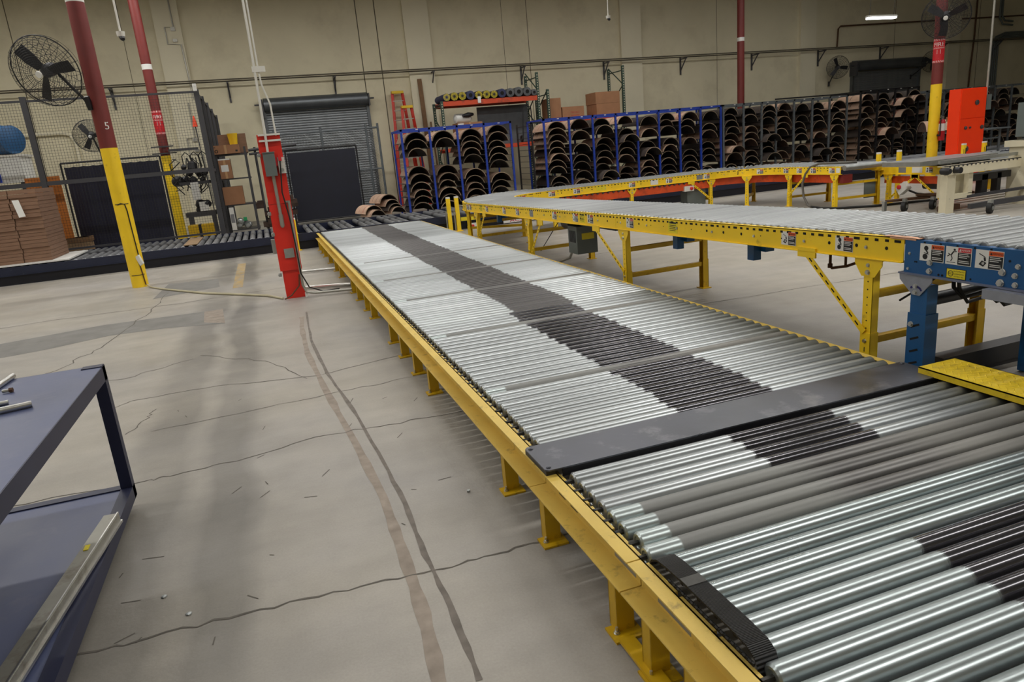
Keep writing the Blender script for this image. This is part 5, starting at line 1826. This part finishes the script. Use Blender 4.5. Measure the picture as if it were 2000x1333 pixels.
# ------------------------------------------------------------------ mould racks
def mould_mesh(R, L, half, t_=.018, dark=False, n=16):
    mb = MB()
    vs, fo, fi, fe = [], [], [], []
    for e, yy in enumerate((0, L)):
        for i in range(n + 1):
            a = math.radians(-half + 2 * half * i / n)
            vs.append((R * math.sin(a), yy, R * math.cos(a) - R))
            vs.append(((R - t_) * math.sin(a), yy, (R - t_) * math.cos(a) - R))
    S = 2 * (n + 1)
    for i in range(n):
        fo.append((2 * i, 2 * i + 2, S + 2 * i + 2, S + 2 * i))
        fi.append((2 * i + 1, S + 2 * i + 1, S + 2 * i + 3, 2 * i + 3))
        fe.append((2 * i, 2 * i + 1, 2 * i + 3, 2 * i + 2))
        fe.append((S + 2 * i, S + 2 * i + 2, S + 2 * i + 3, S + 2 * i + 1))
    fe += [(0, S, S + 1, 1), (2 * n, 2 * n + 1, S + 2 * n + 1, S + 2 * n)]
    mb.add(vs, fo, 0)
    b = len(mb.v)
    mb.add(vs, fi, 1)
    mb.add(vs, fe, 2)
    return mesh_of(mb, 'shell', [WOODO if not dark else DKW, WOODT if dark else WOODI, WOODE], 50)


def strap_mesh(R, ys, half, w=.02, m=None):
    mb = MB()
    n = 14
    for yy in ys:
        vs, fs = [], []
        for i in range(n + 1):
            a = math.radians(-half + 2 * half * i / n)
            for y2 in (yy, yy + w):
                vs.append(((R + .0025) * math.sin(a), y2, (R + .0025) * math.cos(a) - R))
        for i in range(n):
            fs.append((2 * i, 2 * i + 1, 2 * i + 3, 2 * i + 2))
        mb.add(vs, fs)
    return mesh_of(mb, 'strap', m or STRAP, 50)


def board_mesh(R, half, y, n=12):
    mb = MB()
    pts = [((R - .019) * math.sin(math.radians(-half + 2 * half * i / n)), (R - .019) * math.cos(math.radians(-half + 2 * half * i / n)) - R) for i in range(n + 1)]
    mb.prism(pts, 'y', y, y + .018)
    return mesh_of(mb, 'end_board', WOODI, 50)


DKW = mat('mould_outer_dark', (66, 57, 52), .7, 0, .2, 6, rnd=.25)
MLD = [(mould_mesh(R, 1.12, 78, dark=dk), strap_mesh(R, ys, 70, m=sm), R, dk) for R, dk, ys, sm in
       ((.31, False, (.05, .42, .80), STRAP), (.295, True, (.1, .7), STRAP), (.27, True, (.2,), STRAP), (.30, False, (.25, .33, .7), STRAPR), (.255, False, (.08, .5), STRAP), (.285, True, (.3,), STRAP))]
EB = [board_mesh(m_[2], 78, 1.08) for m_ in MLD]
ORD = ('first', 'second', 'third', 'fourth', 'fifth', 'sixth', 'seventh', 'eighth', 'ninth', 'tenth', 'eleventh', 'twelfth')
NM = [0]


def mould(x, y, ztop, k, label, group, strap=True, rz=0.0, s=1.0):
    me, st, R, dk = MLD[k]
    t = thing('curved_mould', label, 'mould', (x, y, ztop), group)
    a = inst('shell', me, (x, y, ztop), t, (0, 0, rz))
    a.scale = (s, s * .75 if s != 1 else 1, s)
    if strap:
        b = inst('strap', st, (x, y, ztop), t, (0, 0, rz))
        b.scale = a.scale
    c = inst('end_board', EB[k], (x, y, ztop), t, (0, 0, rz))
    c.scale = a.scale
    NM[0] += 1
    return t


def rack(name, label, posts, paint, y0, depth, ztop, levels, rname, seed, fill=.8, clip=99, backpaint=None):
    t = thing('mould_rack', label, 'rack', ((posts[0] + posts[-1]) / 2, y0 + depth / 2, 0))
    for x in posts:
        MB().box(x - .025, x + .025, y0, y0 + .05, 0, ztop).build('front_post', paint, t)
        MB().box(x - .02, x + .02, y0 + depth - .05, y0 + depth, 0, ztop).build('rear_post', backpaint or paint, t)
    MB().box(posts[0] - .025, posts[-1] + .025, y0, y0 + .05, ztop - .05, ztop).build('top_rail', paint, t)
    MB().box(posts[0] - .025, posts[-1] + .025, y0 + depth - .05, y0 + depth, ztop - .05, ztop).build('top_rail', paint, t)
    MB().box(posts[0] - .025, posts[0] + .025, y0, y0 + depth, ztop - .05, ztop).build('end_rail', paint, t)
    MB().box(posts[-1] - .025, posts[-1] + .025, y0, y0 + depth, ztop - .05, ztop).build('end_rail', paint, t)
    mb = MB()
    for x in posts[1:]:
        mb.box(x - .36, x - .30, y0 - .004, y0 - .001, ztop - .035, ztop - .015)
    mb.build('bay_tags', LWHITE, t)['kind'] = 'stuff'
    pg = MB()
    rn = random.Random(seed)
    for b in range(len(posts) - 1):
        xa, xb = posts[b], posts[b + 1]
        xc = (xa + xb) / 2
        lev = levels[b] if b < len(levels) and levels[b] else None
        if lev is None:
            lev = []
            z = .06 + rn.uniform(0, .06)
            while z < 1.95:
                lev.append((z, rn.choice((0, 1, 1, 2, 3, 4, 5)), rn.uniform(-.06, .22) if rn.random() > .12 else -.28))
                z += rn.choice((.17, .18, .19, .19, .34))
        n_ = len(lev)
        for j, (off, k, dy) in enumerate(lev):
            zt = ztop - .02 - off
            R = MLD[k][2]
            zlow = zt - R * (1 - math.cos(math.radians(78)))
            if zlow < .03:
                continue
            hw = R * math.sin(math.radians(78))
            dxx = rn.uniform(-.02, .02)
            mould(xc + dxx, y0 + .03 + dy, zt, k, 'half-round wooden mould, %s from the top in bay %s of the %s' % (ORD[min(j, 11)], ORD[b] if b < 12 else b, rname),
                  'moulds in the ' + rname, strap=(k in (0, 3, 4) or j < 2))
            for s, xp in ((-1, xa), (1, xb)):
                pg.box(xp, xc + dxx + s * (hw - .02), y0 + .02, y0 + depth - .02, zlow - .012, zlow - .004)
        for z in range(12):
            zz = .12 + z * .17
            pg.box(xa + .02, xa + .05, y0 + .0, y0 + .02, zz, zz + .012)
            pg.box(xb - .05, xb - .02, y0 + .0, y0 + .02, zz, zz + .012)
    pg.build('support_rails', DKGRAY, t)['kind'] = 'stuff'
    return t


def lv(offs, ks, dys=None):
    dys = dys or [0] * len(offs)
    return [(o * .00213, k, d) for o, k, d in zip(offs, ks, dys)]


RY = 18.5
L1 = [lv((30, 110, 215, 430, 520, 620, 710, 790, 870), (0, 1, 2, 3, 0, 1, 4, 5, 1), (0, .05, .1, .1, 0, .05, 0, .1, .1)),
      lv((35, 120, 445, 540, 625, 715, 800, 885), (0, 5, 0, 3, 4, 0, 1, 5), (0, 0, 0, 0, .05, 0, 0, .05)),
      lv((40, 120, 185, 265, 345, 520, 605, 690, 770, 850), (0, 1, 0, 4, 1, 0, 5, 4, 0, 1), (.05, .1, 0, 0, 0, 0, .05, 0, 0, .05)),
      lv((20, 100, 200, 280, 360, 440, 600, 690, 770), (0, 0, 2, 1, 5, 1, 0, 1, 5), (-.05, 0, .15, 0, .05, .05, 0, .05, .1))]
rack('r', 'blue steel rack of curved moulds left of the yellow bend', [3.59, 4.33, 5.07, 5.81, 6.56], BLUE_R, RY, 1.3, 2.22, L1, 'left blue rack', 1)
L2 = [lv((30, 110, 190, 270, 350, 430, 510, 590, 720, 800), (3, 0, 0, 4, 2, 0, 0, 5, 1, 1), (0, 0, 0, .1, .1, -.05, .1, .1, .05, .1)),
      lv((20, 165, 330, 470, 560, 680, 790), (0, 0, 1, 5, 1, 1, 0), (.1, 0, 0, .05, .1, 0, 0))]
rack('r', 'long blue steel rack of curved moulds behind the far conveyor run', [7.53, 8.28, 9.0, 9.72, 10.41, 11.11, 11.81, 12.52, 13.22], BLUE_R, RY, 1.3, 2.21, L2, 'long blue rack', 5)
for yy in (RY + .1, RY + 1.25):
    MB().box(7.18, 7.22, yy, yy + .04, 0, 2.15).build('side_post', BLK, bpy.data.objects['mould_rack.001'])
mb = MB()
for i in range(13):
    mb.box(7.185, 7.205, RY + .1, RY + 1.29, .14 + i * .16, .15 + i * .16)
mb.box(7.18, 7.5, RY + .1, RY + .14, 2.11, 2.15)
mb.build('side_rungs', BLK, bpy.data.objects['mould_rack.001'])['kind'] = 'stuff'
rack('r', 'grey steel rack of curved moulds right of the long blue rack', [13.31, 14.03, 14.69, 15.22, 15.89, 16.59, 17.26, 17.95], GRAYR, RY, 1.3, 2.21, [], 'grey rack', 8)
rack('r', 'near-black steel rack of moulds in front of the far right roll-up door', [18.5, 19.2, 19.92, 20.46, 20.92], BLK, RY, 1.3, 2.31, [], 'black rack', 12)
rack('r', 'dark rack of moulds behind the right column and orange cabinet', [21.3, 22.05, 22.8, 23.6, 24.4, 25.2, 26.0], GRAYR, RY, 1.3, 2.15, [], 'far right rack', 17)
o = MB().box(15.2, 17.95, RY + .02, RY + .06, 2.23, 2.27).build('top_bar', BLK)
tag(o, 'black bar lying along the top of the grey mould rack', 'bar')

# loose moulds on the floor by the left blue rack
for i, (x, y, z, k, lab) in enumerate(((2.80, 17.0, .72, 0, 'top one of the loose moulds piled at the left blue rack'), (2.87, 16.95, .60, 4, 'second of the loose moulds nested at the left blue rack'),
                                       (2.93, 16.9, .50, 2, 'third of the loose moulds nested at the left blue rack'), (2.98, 16.85, .42, 4, 'lowest right loose mould at the left blue rack'),
                                       (2.42, 17.0, .50, 3, 'red-printed loose mould left of the mould pile'), (2.48, 16.8, .40, 4, 'pale loose mould lowest left in the pile'))):
    mould(x, y, z, k, lab, 'loose moulds on the floor', True, math.radians(14), .78)
t = thing('mould_dolly', 'low dark dolly under the loose moulds', 'dolly', (2.7, 17, 0))
MB().box(2.1, 3.25, 16.6, 17.9, .08, .14).build('deck', DKGRAY, t)
for x in (2.2, 3.15):
    for y in (16.7, 17.6):
        MB().lathe([(.04, -.02), (.04, .02)], (x, y, .04), (1, 0, 0), 12).build('wheel', BLKR, t)
# a light mould resting on a cart at the right edge
t = thing('pipe_cart', 'grey tube cart behind the cream machine at the right edge', 'cart', (16.4, 13, 0))
mb = MB()
for x in (15.85, 16.2, 17.4):
    mb.cyl((x, 13, 0), (x, 13, 1.05 if x < 16 else .95), .03, 8)
for z in (.45, .72):
    mb.cyl((15.85, 13, z), (17.4, 13, z), .02, 8)
mb.build('tube_frame', GRAYR, t)
MB().box(15.8, 17.5, 12.8, 13.8, .93, .96).build('deck', GRAYR, t)
mould(16.55, 13.1, 1.26, 0, 'light wooden mould lying on the grey cart at the right edge', 'mould on the cart', True, math.radians(62))

# ------------------------------------------------------------------ pallet rack, rolls, cartons and ladders
t = thing('pallet_rack', 'green and orange pallet rack with fabric rolls behind the left blue rack', 'rack', (7.1, 21.8, 0))


def upright(t, x, y0, y1, z):
    for y in (y0, y1):
        u = MB().box(x - .04, x + .04, y - .035, y + .035, 0, z).build('upright', RACKG, t)
        hb = MB()
        zz = .1
        while zz < z - .05:
            hb.box(x - .012, x + .012, y - .0365, y - .035, zz, zz + .03)
            zz += .075
        hb.build('punched_holes', WALL, u)['kind'] = 'stuff'
    mb = MB()
    zz = .2
    s = 0
    while zz < z - .5:
        mb.bar((x, y0 if s else y1, zz), (x, y1 if s else y0, zz + .6), .03, .02)
        zz += .6
        s = 1 - s
    mb.box(x - .015, x + .015, y0, y1, z - .16, z - .13)
    mb.build('lacing', RACKG, t)


upright(t, 5.5, 21.5, 22.5, 3.05)
upright(t, 8.62, 21.5, 22.5, 3.72)
MB().box(5.54, 8.58, 21.47, 21.53, 2.90, 3.04).build('front_beam', RACKO, t)
MB().box(5.54, 8.58, 22.47, 22.53, 2.90, 3.04).build('rear_beam', RACKO, t)
MB().box(5.54, 8.58, 21.53, 22.47, 2.97, 3.0).build('deck', DKGRAY, t)
MB().box(5.54, 8.58, 21.47, 21.53, 1.55, 1.67).box(5.54, 8.58, 22.47, 22.53, 1.55, 1.67).box(5.54, 8.58, 21.53, 22.47, 1.62, 1.65).build('lower_beam', RACKO, t)
t = thing('pallet_rack', 'green pallet rack uprights standing right of the cartons', 'rack', (11.6, 21.9, 0))
upright(t, 11.62, 21.5, 22.5, 3.78)
upright(t, 8.95, 21.5, 22.5, 3.2)
MB().box(8.99, 11.58, 21.47, 21.53, 2.18, 2.30).box(8.99, 11.58, 22.47, 22.53, 2.18, 2.30).box(8.99, 11.58, 21.5, 22.5, 2.28, 2.30).build('beam', RACKO, t)
ROLLN = mat('navy_fabric', (44, 50, 84), .7, 0, .2, 8)
ROLLG = mat('grey_fabric', (84, 86, 88), .7, 0, .2, 8)
rr = [(5.66, .11, ROLLN, 1), (5.9, .12, BLK, 1), (6.15, .12, BLK, 1), (6.41, .13, ROLLN, 0), (6.67, .12, BLK, 1), (6.92, .12, BLK, 1), (7.16, .11, BLK, 1), (7.42, .13, ROLLN, 0), (7.69, .13, ROLLG, 0), (7.97, .14, ROLLG, 0), (8.25, .13, ROLLG, 0), (8.48, .095, ROLLG, 0)]
for i, (x, r, m_, chev) in enumerate(rr):
    zc = 3.042 + r if i not in (3, 7, 8, 9, 10, 11) else 3.042 + r + .0
    nm = ('navy fabric' if m_ is ROLLN else 'grey fabric' if m_ is ROLLG else 'yellow-and-black ended hose') + ' roll, %s from the left on the orange pallet beam' % ORD[i]
    t = thing('fabric_roll', nm, 'roll', (x, 21.9, zc), 'rolls on the pallet rack')
    mb = MB()
    mb.lathe([(r * .35, -.55), (r, -.54), (r * 1.02, 0), (r, .54), (r * .35, .55)], (x, 21.98, zc), (0, 1, 0), 20)
    mb.build('roll', m_, t)
    e = MB()
    if chev:
        for k in range(16):
            th = 6.283 * k / 16
            e.add([(x + .25 * r * math.cos(th), 21.425, zc + .25 * r * math.sin(th)), (x + .95 * r * math.cos(th - .1), 21.43, zc + .95 * r * math.sin(th - .1)), (x + .95 * r * math.cos(th + .1), 21.43, zc + .95 * r * math.sin(th + .1))], [(0, 1, 2)])
        e.build('yellow_ends', LYEL, t)
    else:
        e.lathe([(r * .45, 0), (r * .45, .006)], (x, 21.425, zc), (0, 1, 0), 16)
        e.build('dark_core', HOLE, t)
MB().box(6.62, 6.72, 21.42, 21.44, 2.93, 3.12).build('hanging_tag', LWHITE, bpy.data.objects['fabric_roll.004'])
t = carton(5.95, 6.75, 21.6, 22.2, 1.675, 2.40, 'carton with a white label on the lower beam of the pallet rack')
MB().box(5.97, 6.15, 21.596, 21.598, 2.25, 2.38).build('paper_label', LWHITE, t)
t = thing('plastic_bundle', 'black and white wrapped bundle on the carton in the pallet rack', 'bundle', (6.3, 21.8, 2.405))
MB().lathe([(.05, -.3), (.14, -.25), (.15, 0), (.12, .22), (.04, .3)], (6.2, 21.85, 2.53), (1, .2, 0), 14).build('wrap', LWHITE, t)
MB().lathe([(.04, -.2), (.08, 0), (.04, .2)], (6.35, 21.72, 2.62), (1, .4, .1), 12).build('dark_bag', BLK, t)
o = MB().box(6.8, 8.5, 22.2, 22.25, 1.66, 2.85).build('grey_sheet', GRAYR)
tag(o, 'grey sheet panel standing on the lower beam of the pallet rack', 'sheet')
t = thing('hand_truck', 'black hand truck standing inside the pallet rack', 'hand truck', (8.2, 21.7, 1.67))
MB().tube([(8.05, 21.6, 1.75), (8.12, 21.6, 2.7), (8.25, 21.6, 2.78), (8.38, 21.6, 2.7), (8.42, 21.6, 1.75)], .018, 8).box(8.0, 8.45, 21.5, 21.62, 1.672, 1.69).build('frame', BLK, t)
for x in (8.03, 8.44):
    MB().ring((x, 21.66, 1.78), (1, 0, 0), .085, .025, 20, 6).build('wheel', BLKR, t)
carton(9.0, 9.42, 21.6, 22.2, 2.305, 2.93, 'tall plain carton left of the fragile box on the pallet rack', CARD, flap=False)
t = carton(9.46, 10.22, 21.6, 22.2, 2.305, 2.64, 'low wide carton marked fragile on the pallet rack', CARD, flap=False)
MB().text('FRAGILE', .06, lambda a, b: (9.9 + a, 21.598, 2.46 + b)).box(9.75, 10.05, 21.598, 21.5995, 2.36, 2.375).build('red_print', STRAPR, t)
carton(10.65, 11.5, 21.55, 22.3, 2.305, 2.66, 'lower one of two stacked cartons beside the green upright', CARD, flap=False)
carton(10.63, 11.5, 21.55, 22.3, 2.664, 3.02, 'upper one of two stacked cartons beside the green upright', CARD, flap=False)


def ladder(x, y, zt, w0, w1, label):
    t = thing('step_ladder', label, 'ladder', (x, y, 0))
    for s in (-1, 1):
        MB().bar((x + s * w1, y - .15, .0), (x + s * w0, y + .25, zt - .05), .085, .05).build('side_rail', PRED, t)
    MB().box(x - w0 - .03, x + w0 + .03, y + .15, y + .35, zt - .08, zt).build('top_cap', PYEL, t)
    z = .3
    while z < zt - .2:
        f = z / zt
        MB().box(x - (w1 + (w0 - w1) * f), x + (w1 + (w0 - w1) * f), y - .18 + .4 * f, y - .10 + .4 * f, z, z + .025).build('tread', ALU, t)
        z += .3
    for s in (-1, 1):
        MB().bar((x + s * w1, y + .32, 0), (x + s * w0, y + .32, zt - .05), .02, .03).build('rear_rail', PRED, t)
    return t


ladder(4.64, 23.5, 3.62, .16, .36, 'taller red step ladder leaning at the wall beside the left roll-up door')
ladder(4.78, 22.95, 3.12, .15, .32, 'shorter red step ladder in front of the taller one')
o = MB().bar((5.50, 23.72, 0), (5.44, 23.84, 3.96), .14, .04, up=(0, 1, 0)).build('timber_plank', PLANK)
tag(o, 'tall brown timber plank leaning on the back wall beside the ladders', 'plank')
o = MB().bar((5.72, 23.62, 0), (5.66, 23.84, 2.6), .05, .03, up=(0, 1, 0)).build('timber_batten', PLANK)
tag(o, 'thin short batten leaning on the wall right of the tall plank', 'batten')

# ------------------------------------------------------------------ blue workbench in the left foreground
t = thing('workbench', 'dark blue steel workbench with lower shelf in the left foreground', 'workbench', (-1.4, 2.6, 0))
bx0, bx1, by0, by1 = -2.7, -.815, 1.0, 3.545
MB().box(bx0, bx1 - .004, by0, by1 - .004, .702, .712).build('top_sheet', BENCH, t)
MB().box(bx1 - .05, bx1, by0, by1, .645, .7115).box(bx0, bx0 + .05, by0, by1, .645, .7115).box(bx0, bx1, by1 - .05, by1, .645, .7115).box(bx0, bx1, by0, by0 + .05, .645, .7115).build('top_frame', BENCH_D, t)
for x in (bx1 - .05, bx0):
    for y in (by1 - .05, by0):
        MB().box(x, x + .05, y, y + .05, .10, .7125).build('leg', BENCH_D, t)
MB().box(bx1 - .05, bx1, by0, by1, .05, .112).box(bx0, bx0 + .05, by0, by1, .05, .112).box(bx0, bx1, by1 - .05, by1, .05, .112).build('shelf_frame', BENCH_D, t)
MB().box(bx0, bx1 - .05, by0, by1 - .05, .098, .106).build('shelf_sheet', BENCH, t)
for x in (bx1 - .12, bx0 + .12):
    for y in (by1 - .25, by0 + .25):
        MB().lathe([(.024, -.015), (.025, 0), (.024, .015)], (x, y, .025), (1, 0, 0), 14).box(x - .02, x + .02, y - .01, y + .01, .025, .055).build('caster', BLKR, t)
MB().box(bx1 - .085, bx1 - .002, by1 - .052, by1 - .002, .7125, .716).build('corner_cap', BENCH_D, t)
mk = lambda p, q, r, lab: tag(MB().tube([p, q], r, 14).build('steel_rod', STEEL), lab, 'rod')
mk((-1.6, 2.83, .725), (-.962, 3.003, .725), .0125, 'long bright steel rod lying nearest the bench edge')
mk((-1.5, 3.02, .721), (-1.069, 3.105, .721), .009, 'short dull steel rod beside the long one on the bench')
mk((-1.21, 3.12, .7245), (-1.178, 3.55, .7245), .0125, 'bright steel rod pointing to the far bench edge')
t = thing('hex_bolt', 'small dark hex bolt lying on the blue bench top', 'bolt', (-1.125, 3.295, .712))
MB().tube([(-1.12, 3.295, .7225), (-1.107, 3.295, .7225)], .0105, 6).build('head', RUST, t)
MB().cyl((-1.145, 3.295, .7215), (-1.12, 3.295, .7215), .007, 10).build('shank', STEEL, t)
t = thing('aluminium_bar', 'long dull aluminium channel bar lying on the lower bench shelf', 'bar', (-.95, 2.5, .107))
MB().bar((-1.02, 1.4, .138), (-.828, 3.11, .138), .058, .05).build('bar', BARM, t)
MB().bar((-.995, 1.4, .165), (-.803, 3.11, .165), .005, .006).bar((-.988, 1.4, .125), (-.796, 3.11, .125), .008, .01).build('bar_lip', STEEL, t)
MB().box(-.875, -.858, 2.82, 2.86, .1631, .166).build('yellow_spot', LYEL, t)
o = MB().box(-.74, -.715, 2.02, 2.1, .0, .02).build('wood_offcut', WOODO)
tag(o, 'small reddish wood scrap on the floor by the bench corner', 'wood scrap')
for i, (x, y) in enumerate(((-.60, 2.62), (-.50, 2.46))):
    o = MB().lathe([(.012, 0), (.010, .004), (.004, .006)], (x, y, .001), (0, 0, 1), 8).build('floor_scrap', GALV)
    tag(o, ('farther' if i == 0 else 'nearer') + ' tiny shiny metal scrap on the floor beside the bench', 'scrap')
o = MB().lathe([(.008, 0), (.008, .01)], (.66, 2.86, 0), (0, 0, 1), 6).build('loose_nut', GALV)
tag(o, 'tiny loose nut on the floor near the low conveyor leg', 'nut')
